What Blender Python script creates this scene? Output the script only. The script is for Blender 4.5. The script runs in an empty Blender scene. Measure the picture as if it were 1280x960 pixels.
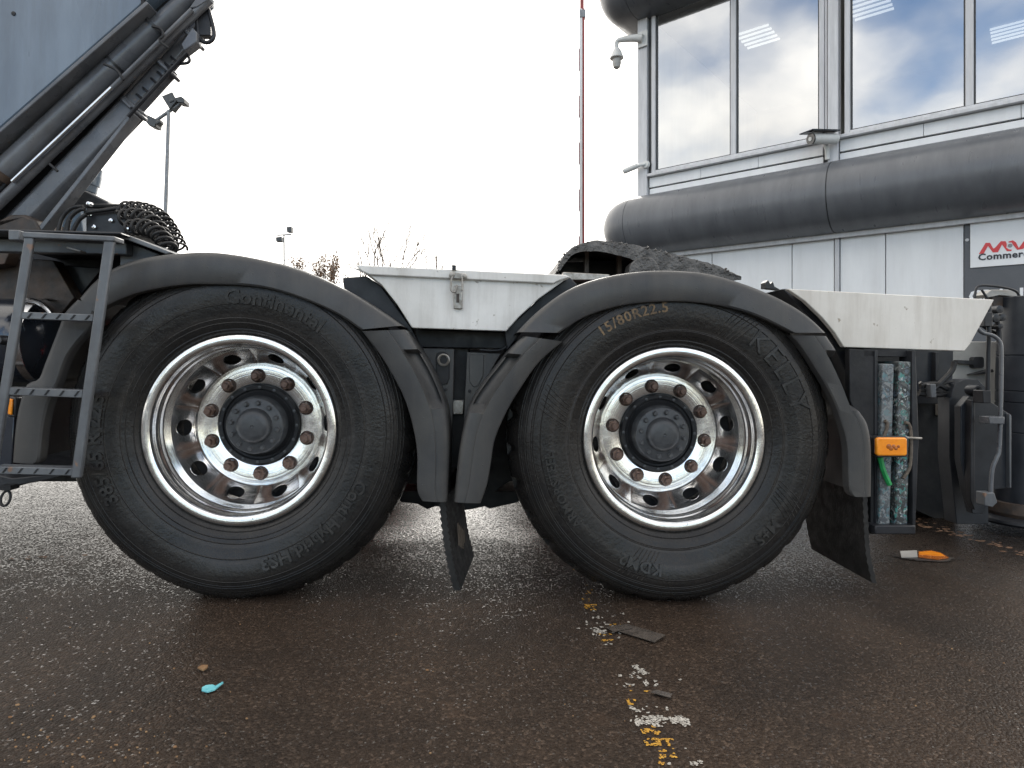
import bpy, bmesh, math, random
from mathutils import Matrix, Vector, noise as mnoise
random.seed(7)
R = math.radians
SC = bpy.context.scene
COL = SC.collection

# ------------------------------------------------------------------ camera
FPX, CX, HY, CAMH = 800.0, 640.0, 450.0, 0.751      # calibrated in the photo's 1280x960 pixels
cam = bpy.data.cameras.new('camera'); cam_o = bpy.data.objects.new('camera', cam); COL.objects.link(cam_o)
cam.sensor_width = 36.0; cam.lens = 36.0 * FPX / 1280.0
cam.shift_y = -(480.0 - HY) / 1280.0
cam.clip_start = 0.05; cam.clip_end = 3000
cam_o.location = (0, 0, CAMH); cam_o.rotation_euler = (R(90), 0, 0)
SC.camera = cam_o

# ------------------------------------------------------------------ world + sun + exposure
SUN_EL, SUN_AZ = R(32), R(4)         # azimuth from +Y (straight ahead), negative = left
W = bpy.data.worlds.new('World'); SC.world = W; W.use_nodes = True
nt = W.node_tree; nt.nodes.clear()
def wn(t, **k):
    n = nt.nodes.new(t)
    for a, b in k.items(): setattr(n, a, b)
    return n
out = wn('ShaderNodeOutputWorld'); bg = wn('ShaderNodeBackground'); bg.inputs[1].default_value = 0.15
sky = wn('ShaderNodeTexSky'); sky.sky_type = 'NISHITA'; sky.sun_disc = False
sky.dust_density = 0.2; sky.ozone_density = 2.2
sky.sun_elevation = SUN_EL; sky.sun_rotation = SUN_AZ
tc = wn('ShaderNodeTexCoord'); sep = wn('ShaderNodeSeparateXYZ')
nt.links.new(tc.outputs['Generated'], sep.inputs[0])
def wm(op, a, b=None, c=None, clamp=False):
    n = wn('ShaderNodeMath', operation=op); n.use_clamp = clamp
    for i, v in enumerate((a, b, c)):
        if v is None: continue
        if isinstance(v, (int, float)): n.inputs[i].default_value = v
        else: nt.links.new(v, n.inputs[i])
    return n.outputs[0]
zz = wm('ADD', wm('MAXIMUM', sep.outputs[2], 0.0), 0.35)
cmb = wn('ShaderNodeCombineXYZ')
nt.links.new(wm('DIVIDE', sep.outputs[0], zz), cmb.inputs[0])
nt.links.new(wm('DIVIDE', sep.outputs[1], zz), cmb.inputs[1])
cmb.inputs[2].default_value = 5.2
nz = wn('ShaderNodeTexNoise'); nz.inputs['Scale'].default_value = 1.5; nz.inputs['Detail'].default_value = 6.0
nz.inputs['Roughness'].default_value = 0.5
nt.links.new(cmb.outputs[0], nz.inputs['Vector'])
cov = wm('ADD', nz.outputs[0], wm('MULTIPLY', sep.outputs[1], 0.17))
mr = wn('ShaderNodeMapRange'); mr.interpolation_type = 'SMOOTHSTEP'
mr.inputs[1].default_value = 0.27; mr.inputs[2].default_value = 0.50
nt.links.new(cov, mr.inputs[0])
nz2 = wn('ShaderNodeTexNoise'); nz2.inputs['Scale'].default_value = 3.0; nz2.inputs['Detail'].default_value = 5.0
nt.links.new(cmb.outputs[0], nz2.inputs['Vector'])
lum = wm('MULTIPLY', wm('MULTIPLY_ADD', nz2.outputs[0], 8.0, 3.6), wm('MULTIPLY_ADD', wm('MAXIMUM', sep.outputs[1], 0.0), 0.45, 1.0))
ccol = wn('ShaderNodeCombineColor')
nt.links.new(lum, ccol.inputs[0]); nt.links.new(wm('MULTIPLY', lum, 0.96), ccol.inputs[1]); nt.links.new(wm('MULTIPLY', lum, 0.90), ccol.inputs[2])
mixc = wn('ShaderNodeMix', data_type='RGBA')
nt.links.new(mr.outputs[0], mixc.inputs['Factor']); nt.links.new(sky.outputs[0], mixc.inputs['A']); nt.links.new(ccol.outputs[0], mixc.inputs['B'])
nt.links.new(mixc.outputs['Result'], bg.inputs[0]); nt.links.new(bg.outputs[0], out.inputs[0])

sl = bpy.data.lights.new('sun', 'SUN'); sl.energy = 0.9; sl.angle = R(14); sl.color = (1.0, 0.95, 0.88)
so = bpy.data.objects.new('sun', sl); COL.objects.link(so)
sd = Vector((math.sin(SUN_AZ) * math.cos(SUN_EL), math.cos(SUN_AZ) * math.cos(SUN_EL), math.sin(SUN_EL)))
so.rotation_euler = sd.to_track_quat('Z', 'Y').to_euler()
SC.view_settings.view_transform = 'Standard'; SC.view_settings.look = 'None'
SC.view_settings.exposure = 0.88; SC.view_settings.gamma = 1.0
SC.cycles.max_bounces = 8

# ------------------------------------------------------------------ frames of reference
YAW, TILT = R(3.2), R(1.55)
M = Matrix.Translation((-0.864, 2.015, 0.0)) @ Matrix.Rotation(YAW, 4, 'Z') @ Matrix.Rotation(TILT, 4, 'Y')
MI = M.inverted()
C0 = MI @ Vector((0, 0, CAMH))
def ray(u, v): return Vector(((u - CX) / FPX, 1.0, (HY - v) / FPX))
def P(u, v, y):                       # point of the truck's frame on its plane y, seen at pixel (u, v)
    d = MI.to_3x3() @ ray(u, v)
    return C0 + d * ((y - C0.y) / d.y)
def G(u, v):                          # point of the ground (truck frame, z = 0)
    d = MI.to_3x3() @ ray(u, v)
    return C0 + d * (-C0.z / d.z)
def PXM(y, u=640): return FPX / ((M @ P(u, 450, y)).y)   # pixels per metre there
FA = math.atan2(-0.636, 0.771)
MB_ = Matrix.Translation((2.3, 11.5, 0)) @ Matrix.Rotation(FA, 4, 'Z')
MBI = MB_.inverted(); CB = MBI @ Vector((0, 0, CAMH))
def Q(u, v, o=0.0):                   # point of the building's frame on the plane o metres in front of the facade
    d = MBI.to_3x3() @ ray(u, v)
    return CB + d * ((-o - CB.y) / d.y)

# ------------------------------------------------------------------ materials
def mat(name, c1, c2=None, rough=(0.4, 0.5), metal=0.0, scale=8.0, bump=0.0, bscale=60.0, detail=6.0, spec=0.5,
        contrast=(0.35, 0.65), stretch=(1, 1, 1), coat=0.0, bdist=0.004, speck=None, grime=None):
    m = bpy.data.materials.new(name); m.use_nodes = True
    t = m.node_tree; b = t.nodes['Principled BSDF']; L = t.links.new
    tcn = t.nodes.new('ShaderNodeTexCoord'); mp = t.nodes.new('ShaderNodeMapping'); mp.inputs['Scale'].default_value = stretch
    L(tcn.outputs['Object'], mp.inputs[0])
    n = t.nodes.new('ShaderNodeTexNoise'); n.inputs['Scale'].default_value = scale; n.inputs['Detail'].default_value = detail
    n.inputs['Roughness'].default_value = 0.65
    L(mp.outputs[0], n.inputs['Vector'])
    cr = t.nodes.new('ShaderNodeValToRGB'); cr.color_ramp.elements[0].position = contrast[0]; cr.color_ramp.elements[1].position = contrast[1]
    cr.color_ramp.elements[0].color = (*c1, 1); cr.color_ramp.elements[1].color = (*(c2 or c1), 1)
    L(n.outputs[0], cr.inputs[0]); L(cr.outputs[0], b.inputs['Base Color'])
    r = t.nodes.new('ShaderNodeMapRange'); r.inputs[1].default_value = 0.3; r.inputs[2].default_value = 0.7
    r.inputs[3].default_value = rough[0]; r.inputs[4].default_value = rough[1]
    n2 = t.nodes.new('ShaderNodeTexNoise'); n2.inputs['Scale'].default_value = scale * 2.3; n2.inputs['Detail'].default_value = 4
    L(mp.outputs[0], n2.inputs['Vector']); L(n2.outputs[0], r.inputs[0]); L(r.outputs[0], b.inputs['Roughness'])
    b.inputs['Metallic'].default_value = metal; b.inputs['Specular IOR Level'].default_value = spec
    b.inputs['Coat Weight'].default_value = coat; b.inputs['Coat Roughness'].default_value = 0.1
    if speck:                                   # small chips and dirt specks: (colour, scale, threshold)
        v = t.nodes.new('ShaderNodeTexNoise'); v.inputs['Scale'].default_value = speck[1]; v.inputs['Detail'].default_value = 3
        L(tcn.outputs['Object'], v.inputs['Vector'])
        s = t.nodes.new('ShaderNodeMapRange'); s.inputs[1].default_value = speck[2]; s.inputs[2].default_value = speck[2] + 0.05
        L(v.outputs[0], s.inputs[0])
        mx = t.nodes.new('ShaderNodeMix'); mx.data_type = 'RGBA'
        L(s.outputs[0], mx.inputs['Factor']); L(cr.outputs[0], mx.inputs['A']); mx.inputs['B'].default_value = (*speck[0], 1)
        L(mx.outputs['Result'], b.inputs['Base Color'])
    if grime:                                   # run-down dirt: (colour, across scale, amount)
        gm = t.nodes.new('ShaderNodeMapping'); gm.inputs['Scale'].default_value = (grime[1], grime[1], grime[1] * .10); L(tcn.outputs['Object'], gm.inputs[0])
        gn = t.nodes.new('ShaderNodeTexNoise'); gn.inputs['Scale'].default_value = 1; gn.inputs['Detail'].default_value = 7; gn.inputs['Roughness'].default_value = .7; L(gm.outputs[0], gn.inputs['Vector'])
        gr = t.nodes.new('ShaderNodeMapRange'); gr.inputs[1].default_value = .46; gr.inputs[2].default_value = .72; gr.inputs[4].default_value = grime[2]; L(gn.outputs[0], gr.inputs[0])
        gx = t.nodes.new('ShaderNodeMix'); gx.data_type = 'RGBA'; L(gr.outputs[0], gx.inputs['Factor'])
        L(b.inputs['Base Color'].links[0].from_socket, gx.inputs['A']); gx.inputs['B'].default_value = (*grime[0], 1); L(gx.outputs['Result'], b.inputs['Base Color'])
    if bump:
        n3 = t.nodes.new('ShaderNodeTexNoise'); n3.inputs['Scale'].default_value = bscale; n3.inputs['Detail'].default_value = 5
        L(mp.outputs[0], n3.inputs['Vector'])
        bp = t.nodes.new('ShaderNodeBump'); bp.inputs['Strength'].default_value = bump; bp.inputs['Distance'].default_value = bdist
        L(n3.outputs[0], bp.inputs['Height']); L(bp.outputs[0], b.inputs['Normal'])
    return m
def math_node(t, op, *a):
    n = t.nodes.new('ShaderNodeMath'); n.operation = op
    for i, v in enumerate(a):
        if isinstance(v, (int, float)): n.inputs[i].default_value = v
        else: t.links.new(v, n.inputs[i])
    return n.outputs[0]

def asphalt():
    m = bpy.data.materials.new('wet_asphalt'); m.use_nodes = True
    t = m.node_tree; b = t.nodes['Principled BSDF']; L = t.links.new
    tcn = t.nodes.new('ShaderNodeTexCoord')
    def nz(sc, det=5, ro=0.6, out=0):
        n = t.nodes.new('ShaderNodeTexNoise'); n.inputs['Scale'].default_value = sc; n.inputs['Detail'].default_value = det
        n.inputs['Roughness'].default_value = ro; L(tcn.outputs['Object'], n.inputs['Vector']); return n.outputs[out]
    def vor(sc, f='F1'):
        n = t.nodes.new('ShaderNodeTexVoronoi'); n.inputs['Scale'].default_value = sc; n.feature = f
        L(tcn.outputs['Object'], n.inputs['Vector']); return n
    def ramp(x, *st):
        c = t.nodes.new('ShaderNodeValToRGB'); e = c.color_ramp.elements
        for i, (p, col) in enumerate(st):
            if i < 2: e[i].position = p
            else: e.new(p)
            e[i].color = (*col, 1)
        L(x, c.inputs[0]); return c.outputs[0]
    st = vor(165)
    stone = ramp(st.outputs['Color'], (0.0, (0.023, 0.0172, 0.0138)), (0.7, (0.041, 0.0315, 0.0252)), (1.0, (0.10, 0.078, 0.063)))
    dirt = ramp(nz(2.2, 7), (0.35, (0.75, 0.72, 0.70)), (0.65, (1.25, 1.12, 1.0)))
    mx = t.nodes.new('ShaderNodeMix'); mx.data_type = 'RGBA'; mx.blend_type = 'MULTIPLY'; mx.inputs['Factor'].default_value = 1
    L(stone, mx.inputs['A']); L(dirt, mx.inputs['B'])
    # rusty brown smears
    sm = t.nodes.new('ShaderNodeMapRange'); sm.inputs[1].default_value = 0.60; sm.inputs[2].default_value = 0.78; L(nz(5.5, 8, .7), sm.inputs[0])
    sm.inputs[4].default_value = 0.55
    m2 = t.nodes.new('ShaderNodeMix'); m2.data_type = 'RGBA'; L(sm.outputs[0], m2.inputs['Factor'])
    L(mx.outputs['Result'], m2.inputs['A']); m2.inputs['B'].default_value = (0.085, 0.052, 0.034, 1)
    L(m2.outputs['Result'], b.inputs['Base Color'])
    # damp matt surface with wet grains that glint; the yard is wetter towards and behind the truck
    sp = t.nodes.new('ShaderNodeSeparateXYZ'); L(tcn.outputs['Object'], sp.inputs[0])
    wet = t.nodes.new('ShaderNodeMapRange'); wet.interpolation_type = 'SMOOTHSTEP'; wet.inputs[1].default_value = .42; wet.inputs[2].default_value = 1.5
    L(math_node(t, 'ADD', math_node(t, 'MULTIPLY', sp.outputs[1], .9), math_node(t, 'MULTIPLY', nz(1.7, 7, .65), 1.1)), wet.inputs[0])
    gsep = t.nodes.new('ShaderNodeSeparateColor'); gv = vor(200); L(gv.outputs['Color'], gsep.inputs[0])
    glint = math_node(t, 'GREATER_THAN', math_node(t, 'ADD', gsep.outputs[1], math_node(t, 'MULTIPLY', wet.outputs[0], .55)), .965)
    gl2 = math_node(t, 'MULTIPLY', glint, math_node(t, 'MINIMUM', math_node(t, 'ADD', nz(14, 4), .35), 1.0))
    rr = t.nodes.new('ShaderNodeMapRange'); L(gl2, rr.inputs[0]); rr.inputs[3].default_value = 0.46; rr.inputs[4].default_value = 0.13
    L(rr.outputs[0], b.inputs['Roughness'])
    r2 = t.nodes.new('ShaderNodeMapRange'); L(gl2, r2.inputs[0]); r2.inputs[3].default_value = 0.13; r2.inputs[4].default_value = 0.60
    L(r2.outputs[0], b.inputs['Specular IOR Level'])
    h = math_node(t, 'ADD', math_node(t, 'MULTIPLY', st.outputs['Distance'], -0.9), math_node(t, 'MULTIPLY', nz(330, 3), 0.5))
    h = math_node(t, 'ADD', h, math_node(t, 'MULTIPLY', nz(35, 4), 0.45))
    bp = t.nodes.new('ShaderNodeBump'); bp.inputs['Distance'].default_value = 0.0050
    bs = t.nodes.new('ShaderNodeMapRange'); L(wet.outputs[0], bs.inputs[0]); bs.inputs[3].default_value = .85; bs.inputs[4].default_value = .30
    L(bs.outputs[0], bp.inputs['Strength'])
    dk = t.nodes.new('ShaderNodeMapRange'); L(wet.outputs[0], dk.inputs[0]); dk.inputs[3].default_value = 1.0; dk.inputs[4].default_value = .34   # soaked tarmac is darker, with shade under the truck painted in
    mw = t.nodes.new('ShaderNodeMix'); mw.data_type = 'RGBA'; mw.blend_type = 'MULTIPLY'; mw.inputs['Factor'].default_value = 1
    L(m2.outputs['Result'], mw.inputs['A']); L(dk.outputs[0], mw.inputs['B']); L(mw.outputs['Result'], b.inputs['Base Color'])
    L(h, bp.inputs['Height']); L(bp.outputs[0], b.inputs['Normal'])
    b.inputs['IOR'].default_value = 1.45
    return m
def rubber(name, dirt, lines):
    m = bpy.data.materials.new(name); m.use_nodes = True
    t = m.node_tree; b = t.nodes['Principled BSDF']; L = t.links.new
    tcn = t.nodes.new('ShaderNodeTexCoord'); sp = t.nodes.new('ShaderNodeSeparateXYZ'); L(tcn.outputs['Object'], sp.inputs[0])
    r = math_node(t, 'SQRT', math_node(t, 'ADD', math_node(t, 'MULTIPLY', sp.outputs[0], sp.outputs[0]), math_node(t, 'MULTIPLY', sp.outputs[2], sp.outputs[2])))
    def nz(sc, det=5):
        n = t.nodes.new('ShaderNodeTexNoise'); n.inputs['Scale'].default_value = sc; n.inputs['Detail'].default_value = det
        n.inputs['Roughness'].default_value = 0.7
        L(tcn.outputs['Object'], n.inputs['Vector']); return n.outputs[0]
    cr = t.nodes.new('ShaderNodeValToRGB'); e = cr.color_ramp.elements
    e[0].position = 0.36; e[0].color = (0.012, 0.0117, 0.012, 1); e[1].position = 0.72; e[1].color = (*dirt, 1)
    L(nz(7, 8), cr.inputs[0])
    # grey scuffs in rings
    sc_ = t.nodes.new('ShaderNodeTexNoise'); sc_.noise_dimensions = '1D'; sc_.inputs['Scale'].default_value = 38; sc_.inputs['Detail'].default_value = 2
    L(r, sc_.inputs['W'])
    k = t.nodes.new('ShaderNodeMapRange'); k.inputs[1].default_value = .5; k.inputs[2].default_value = .75; k.inputs[4].default_value = .5
    L(sc_.outputs[0], k.inputs[0])
    mx = t.nodes.new('ShaderNodeMix'); mx.data_type = 'RGBA'; L(math_node(t, 'MULTIPLY', k.outputs[0], nz(30, 4)), mx.inputs['Factor'])
    L(cr.outputs[0], mx.inputs['A']); mx.inputs['B'].default_value = (0.055, 0.05, 0.046, 1)
    L(mx.outputs['Result'], b.inputs['Base Color'])
    rr = t.nodes.new('ShaderNodeMapRange'); rr.inputs[1].default_value = .3; rr.inputs[2].default_value = .7; rr.inputs[3].default_value = .17; rr.inputs[4].default_value = .40
    L(nz(12, 6), rr.inputs[0]); L(rr.outputs[0], b.inputs['Roughness'])
    b.inputs['Specular IOR Level'].default_value = .30
    # moulded ring lines
    h = None
    for (r0, w) in lines:
        d = math_node(t, 'ABSOLUTE', math_node(t, 'SUBTRACT', r, r0))
        q = math_node(t, 'MAXIMUM', math_node(t, 'SUBTRACT', 1.0, math_node(t, 'DIVIDE', d, w)), 0.0)
        h = q if h is None else math_node(t, 'ADD', h, q)
    h = math_node(t, 'ADD', h, math_node(t, 'MULTIPLY', nz(90, 4), 0.9))
    h = math_node(t, 'ADD', h, math_node(t, 'MULTIPLY', nz(14, 3), 1.2))
    bp = t.nodes.new('ShaderNodeBump'); bp.inputs['Distance'].default_value = 0.0022; bp.inputs['Strength'].default_value = 0.8
    L(h, bp.inputs['Height']); L(bp.outputs[0], b.inputs['Normal'])
    return m
def polished():
    m = bpy.data.materials.new('polished_aluminium'); m.use_nodes = True
    t = m.node_tree; b = t.nodes['Principled BSDF']; L = t.links.new
    tcn = t.nodes.new('ShaderNodeTexCoord'); sp = t.nodes.new('ShaderNodeSeparateXYZ'); L(tcn.outputs['Object'], sp.inputs[0])
    r = math_node(t, 'SQRT', math_node(t, 'ADD', math_node(t, 'MULTIPLY', sp.outputs[0], sp.outputs[0]), math_node(t, 'MULTIPLY', sp.outputs[2], sp.outputs[2])))
    n = t.nodes.new('ShaderNodeTexNoise'); n.inputs['Scale'].default_value = 9; n.inputs['Detail'].default_value = 8; n.inputs['Roughness'].default_value = .7
    L(tcn.outputs['Object'], n.inputs['Vector'])
    cr = t.nodes.new('ShaderNodeValToRGB'); e = cr.color_ramp.elements
    e[0].position = .30; e[0].color = (.74, .71, .67, 1); e[1].position = .55; e[1].color = (.90, .895, .885, 1)
    L(n.outputs[0], cr.inputs[0])
    sp2 = t.nodes.new('ShaderNodeTexNoise'); sp2.inputs['Scale'].default_value = 85; sp2.inputs['Detail'].default_value = 3
    L(tcn.outputs['Object'], sp2.inputs['Vector'])
    s = t.nodes.new('ShaderNodeMapRange'); s.inputs[1].default_value = .70; s.inputs[2].default_value = .76; s.inputs[4].default_value = .7; L(sp2.outputs[0], s.inputs[0])
    mx = t.nodes.new('ShaderNodeMix'); mx.data_type = 'RGBA'; L(s.outputs[0], mx.inputs['Factor']); L(cr.outputs[0], mx.inputs['A']); mx.inputs['B'].default_value = (.30, .25, .2, 1)
    L(mx.outputs['Result'], b.inputs['Base Color']); b.inputs['Metallic'].default_value = 1
    n2 = t.nodes.new('ShaderNodeTexNoise'); n2.inputs['Scale'].default_value = 26; n2.inputs['Detail'].default_value = 6
    L(tcn.outputs['Object'], n2.inputs['Vector'])
    rr = t.nodes.new('ShaderNodeMapRange'); rr.inputs[1].default_value = .3; rr.inputs[2].default_value = .7; rr.inputs[3].default_value = .11; rr.inputs[4].default_value = .24
    L(n2.outputs[0], rr.inputs[0]); L(rr.outputs[0], b.inputs['Roughness'])
    w = t.nodes.new('ShaderNodeTexNoise'); w.noise_dimensions = '1D'; w.inputs['Scale'].default_value = 420; w.inputs['Detail'].default_value = 3; L(r, w.inputs['W'])
    h = math_node(t, 'ADD', w.outputs[0], math_node(t, 'MULTIPLY', n.outputs[0], 2.5))
    bp = t.nodes.new('ShaderNodeBump'); bp.inputs['Distance'].default_value = .0012; bp.inputs['Strength'].default_value = .35
    L(h, bp.inputs['Height']); L(bp.outputs[0], b.inputs['Normal'])
    return m
def plastic_guard():
    m = mat('textured_black_plastic', (.036, .037, .040), (.062, .061, .059), grime=((.085, .078, .07), 9, .55), rough=(.30, .50), scale=5, bump=.35, bscale=420, bdist=.0012, detail=9, spec=.36)
    t = m.node_tree; b = t.nodes['Principled BSDF']; L = t.links.new
    v = t.nodes.new('ShaderNodeTexVoronoi'); v.inputs['Scale'].default_value = 75
    L(t.nodes['Texture Coordinate'].outputs['Object'], v.inputs['Vector'])
    # only some cells carry a water bead
    s = t.nodes.new('ShaderNodeSeparateColor'); L(v.outputs['Color'], s.inputs[0])
    on = math_node(t, 'GREATER_THAN', s.outputs[0], .82)
    bead = math_node(t, 'MULTIPLY', on, math_node(t, 'MAXIMUM', math_node(t, 'SUBTRACT', .22, v.outputs['Distance']), 0.0))
    bp = t.nodes.new('ShaderNodeBump'); bp.inputs['Distance'].default_value = .006; bp.inputs['Strength'].default_value = .7
    L(bead, bp.inputs['Height'])
    old = b.inputs['Normal'].links[0].from_node; L(old.outputs[0], bp.inputs['Normal']); L(bp.outputs[0], b.inputs['Normal'])
    return m
def speckle_pad(name, base, cols):
    m = bpy.data.materials.new(name); m.use_nodes = True
    t = m.node_tree; b = t.nodes['Principled BSDF']; L = t.links.new
    tcn = t.nodes.new('ShaderNodeTexCoord'); v = t.nodes.new('ShaderNodeTexVoronoi'); v.inputs['Scale'].default_value = 125
    dn = t.nodes.new('ShaderNodeTexNoise'); dn.inputs['Scale'].default_value = 60; L(tcn.outputs['Object'], dn.inputs['Vector'])
    mxv = t.nodes.new('ShaderNodeMix'); mxv.data_type = 'RGBA'; mxv.inputs['Factor'].default_value = .035
    L(tcn.outputs['Object'], mxv.inputs['A']); L(dn.outputs['Color'], mxv.inputs['B']); L(mxv.outputs['Result'], v.inputs['Vector'])
    s = t.nodes.new('ShaderNodeSeparateColor'); L(v.outputs['Color'], s.inputs[0])
    c = t.nodes.new('ShaderNodeValToRGB'); c.color_ramp.interpolation = 'CONSTANT'; e = c.color_ramp.elements
    e[0].position = 0; e[0].color = (*base, 1); e[1].position = .42; e[1].color = (*cols[0], 1)
    for i, q in enumerate(cols[1:]):
        n = e.new(.54 + i * .12); n.color = (*q, 1)
    L(s.outputs[0], c.inputs[0])
    g = t.nodes.new('ShaderNodeTexNoise'); g.inputs['Scale'].default_value = 6; g.inputs['Detail'].default_value = 6; L(tcn.outputs['Object'], g.inputs['Vector'])
    k = t.nodes.new('ShaderNodeMapRange'); k.inputs[1].default_value = .42; k.inputs[2].default_value = .60; k.inputs[4].default_value = .78; L(g.outputs[0], k.inputs[0])
    mx = t.nodes.new('ShaderNodeMix'); mx.data_type = 'RGBA'; L(k.outputs[0], mx.inputs['Factor']); L(c.outputs[0], mx.inputs['A']); mx.inputs['B'].default_value = (*cols[-1], 1)
    L(mx.outputs['Result'], b.inputs['Base Color']); b.inputs['Roughness'].default_value = .5
    return m
def window_glass():
    m = bpy.data.materials.new('coated_glass'); m.use_nodes = True
    t = m.node_tree; t.nodes.clear(); L = t.links.new
    o = t.nodes.new('ShaderNodeOutputMaterial'); mx = t.nodes.new('ShaderNodeMixShader'); mx.inputs[0].default_value = .46
    tr = t.nodes.new('ShaderNodeBsdfTransparent'); tr.inputs[0].default_value = (.72, .76, .74, 1)
    gl = t.nodes.new('ShaderNodeBsdfGlossy'); gl.inputs['Roughness'].default_value = .015; gl.inputs[0].default_value = (.93, .95, .97, 1)
    tcn = t.nodes.new('ShaderNodeTexCoord'); n = t.nodes.new('ShaderNodeTexNoise'); n.inputs['Scale'].default_value = .9; n.inputs['Detail'].default_value = 1
    L(tcn.outputs['Object'], n.inputs['Vector']); bp = t.nodes.new('ShaderNodeBump'); bp.inputs['Strength'].default_value = .1; bp.inputs['Distance'].default_value = .05
    L(n.outputs[0], bp.inputs['Height']); L(bp.outputs[0], gl.inputs['Normal'])
    L(tr.outputs[0], mx.inputs[1]); L(gl.outputs[0], mx.inputs[2]); L(mx.outputs[0], o.inputs[0])
    return m
def emis(name, col, s):
    m = bpy.data.materials.new(name); m.use_nodes = True
    b = m.node_tree.nodes['Principled BSDF']; b.inputs['Base Color'].default_value = (*col, 1)
    b.inputs['Emission Color'].default_value = (*col, 1); b.inputs['Emission Strength'].default_value = s
    return m

A = {}
A['asphalt'] = asphalt()
LN = [(r0, .0016) for r0 in (.318, .338, .352, .395, .462, .476, .484, .497, .507, .515)]
A['tyre'] = rubber('worn_tyre_rubber', (.027, .025, .023), LN)
A['tyre2'] = rubber('ribbed_tyre_rubber', (.024, .021, .0185), [(r0, .0016) for r0 in (.322, .352, .356, .445, .468, .474, .488, .494, .506, .512)])
A['tyre_text_gold'] = mat('faded_yellow_tyre_paint', (.20, .13, .065), (.09, .06, .035), rough=(.6, .7), scale=50, contrast=(.4, .6))
A['tyre_lit_scuff'] = mat('scuffed_lightened_rubber', (.015, .0147, .0147), (.034, .032, .030), rough=(.3, .5), scale=40, bump=.2, bscale=150, spec=.35)  # raised lettering: scuffed, and painted lighter in place of edge light
A['alu'] = polished()
A['nut'] = mat('rusty_nut', (.040, .030, .026), (.10, .063, .050), rough=(.5, .75), metal=.35, scale=60, bump=.4, bscale=200)
A['nuttip'] = mat('worn_nut_steel', (.10, .062, .048), (.22, .145, .115), rough=(.38, .6), metal=.5, scale=60, bump=.3, bscale=200)
A['hub'] = mat('dirty_black_hub_paint', (.016, .017, .019), (.04, .04, .042), rough=(.3, .5), scale=18, bump=.15, bscale=120)
A['hubcap'] = mat('grey_hub_cap', (.032, .034, .038), (.060, .062, .066), rough=(.32, .5), scale=22, bump=.2, bscale=140)
A['guard'] = plastic_guard()
A['chassis'] = mat('black_chassis_paint', (.010, .0105, .012), (.024, .024, .026), rough=(.4, .65), scale=9, bump=.2, bscale=60, spec=.3)
A['black'] = mat('satin_black_steel', (.013, .014, .017), (.030, .031, .035), rough=(.3, .5), scale=7, bump=.12, bscale=90, spec=.3)
A['blackrub'] = mat('black_rubber_flap', (.012, .012, .012), (.030, .029, .028), rough=(.4, .65), scale=11, bump=.3, bscale=120, spec=.3)
A['white'] = mat('weathered_white_paint', (.60, .585, .55), (.74, .725, .695), rough=(.35, .5), scale=4, bump=.08, bscale=70, speck=((.30, .27, .23), 42, .70), grime=((.36, .33, .29), 22, .45))
A['cream'] = mat('cream_white_panel', (.62, .585, .53), (.73, .695, .64), rough=(.35, .5), scale=3, bump=.08, bscale=60, speck=((.33, .28, .22), 48, .71), grime=((.40, .35, .29), 18, .45))
A['galv'] = mat('weathered_galvanised_latch', (.22, .20, .175), (.42, .40, .37), rough=(.35, .55), metal=.7, scale=40, bump=.2, bscale=160)
A['crane'] = mat('blue_grey_crane_paint', (.10, .14, .19), (.17, .22, .275), rough=(.22, .38), scale=4, bump=.08, bscale=50, stretch=(1, 1, .25), coat=.4, grime=((.055, .07, .09), 7, .5))
A['boom'] = mat('dark_grey_boom_paint', (.075, .080, .090), (.14, .147, .16), rough=(.22, .38), scale=6, bump=.12, bscale=50, speck=((.16, .12, .10), 30, .70), grime=((.13, .115, .10), 14, .35))
A['ladder'] = mat('grey_ladder_paint', (.085, .092, .102), (.13, .137, .146), rough=(.30, .46), scale=9, bump=.15, bscale=90, speck=((.20, .12, .08), 26, .68), grime=((.055, .05, .046), 20, .5))
A['chrome'] = mat('chromed_rod', (.55, .56, .58), (.7, .7, .72), rough=(.1, .25), metal=1, scale=12)
A['rust'] = mat('rusty_brown_plate', (.030, .026, .024), (.085, .055, .038), rough=(.5, .7), scale=12, bump=.3, bscale=70)
A['hose'] = mat('black_rubber_hose', (.012, .012, .013), (.026, .025, .025), rough=(.35, .5), scale=25, spec=.3)
A['tank'] = mat('gloss_dark_tank_paint', (.018, .022, .030), (.028, .032, .042), rough=(.1, .22), scale=6, coat=.6)
A['amber'] = mat('amber_lens', (.85, .24, .012), (.95, .32, .02), rough=(.12, .25), scale=30, coat=.5)
A['amberdark'] = mat('amber_lens_bulb_shadow', (.28, .075, .012), (.40, .12, .02), rough=(.2, .3), scale=60)
A['greaserim'] = mat('greasy_steel', (.036, .035, .034), (.115, .11, .105), rough=(.28, .6), scale=16, bump=1.0, bscale=60, bdist=.012)
A['padblue'] = speckle_pad('blue_grey_recycled_plastic', (.035, .042, .05), [(.09, .13, .16), (.06, .16, .18), (.15, .17, .18), (.20, .21, .21)])
A['padteal'] = speckle_pad('speckled_recycled_plastic', (.018, .020, .022), [(.42, .45, .43), (.06, .26, .23), (.12, .16, .20), (.10, .105, .10)])
A['rope'] = mat('dirty_rope', (.09, .07, .055), (.16, .13, .10), rough=(.7, .8), scale=80)
A['green'] = mat('green_strap', (.01, .24, .06), (.02, .33, .09), rough=(.5, .6), scale=40)
A['pale'] = mat('pale_grey_panel', (.30, .29, .27), (.42, .41, .38), rough=(.35, .5), scale=5, bump=.1)
A['navy'] = mat('dark_navy_steel', (.015, .0175, .022), (.027, .030, .036), rough=(.28, .45), scale=7, bump=.1, spec=.3)
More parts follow.
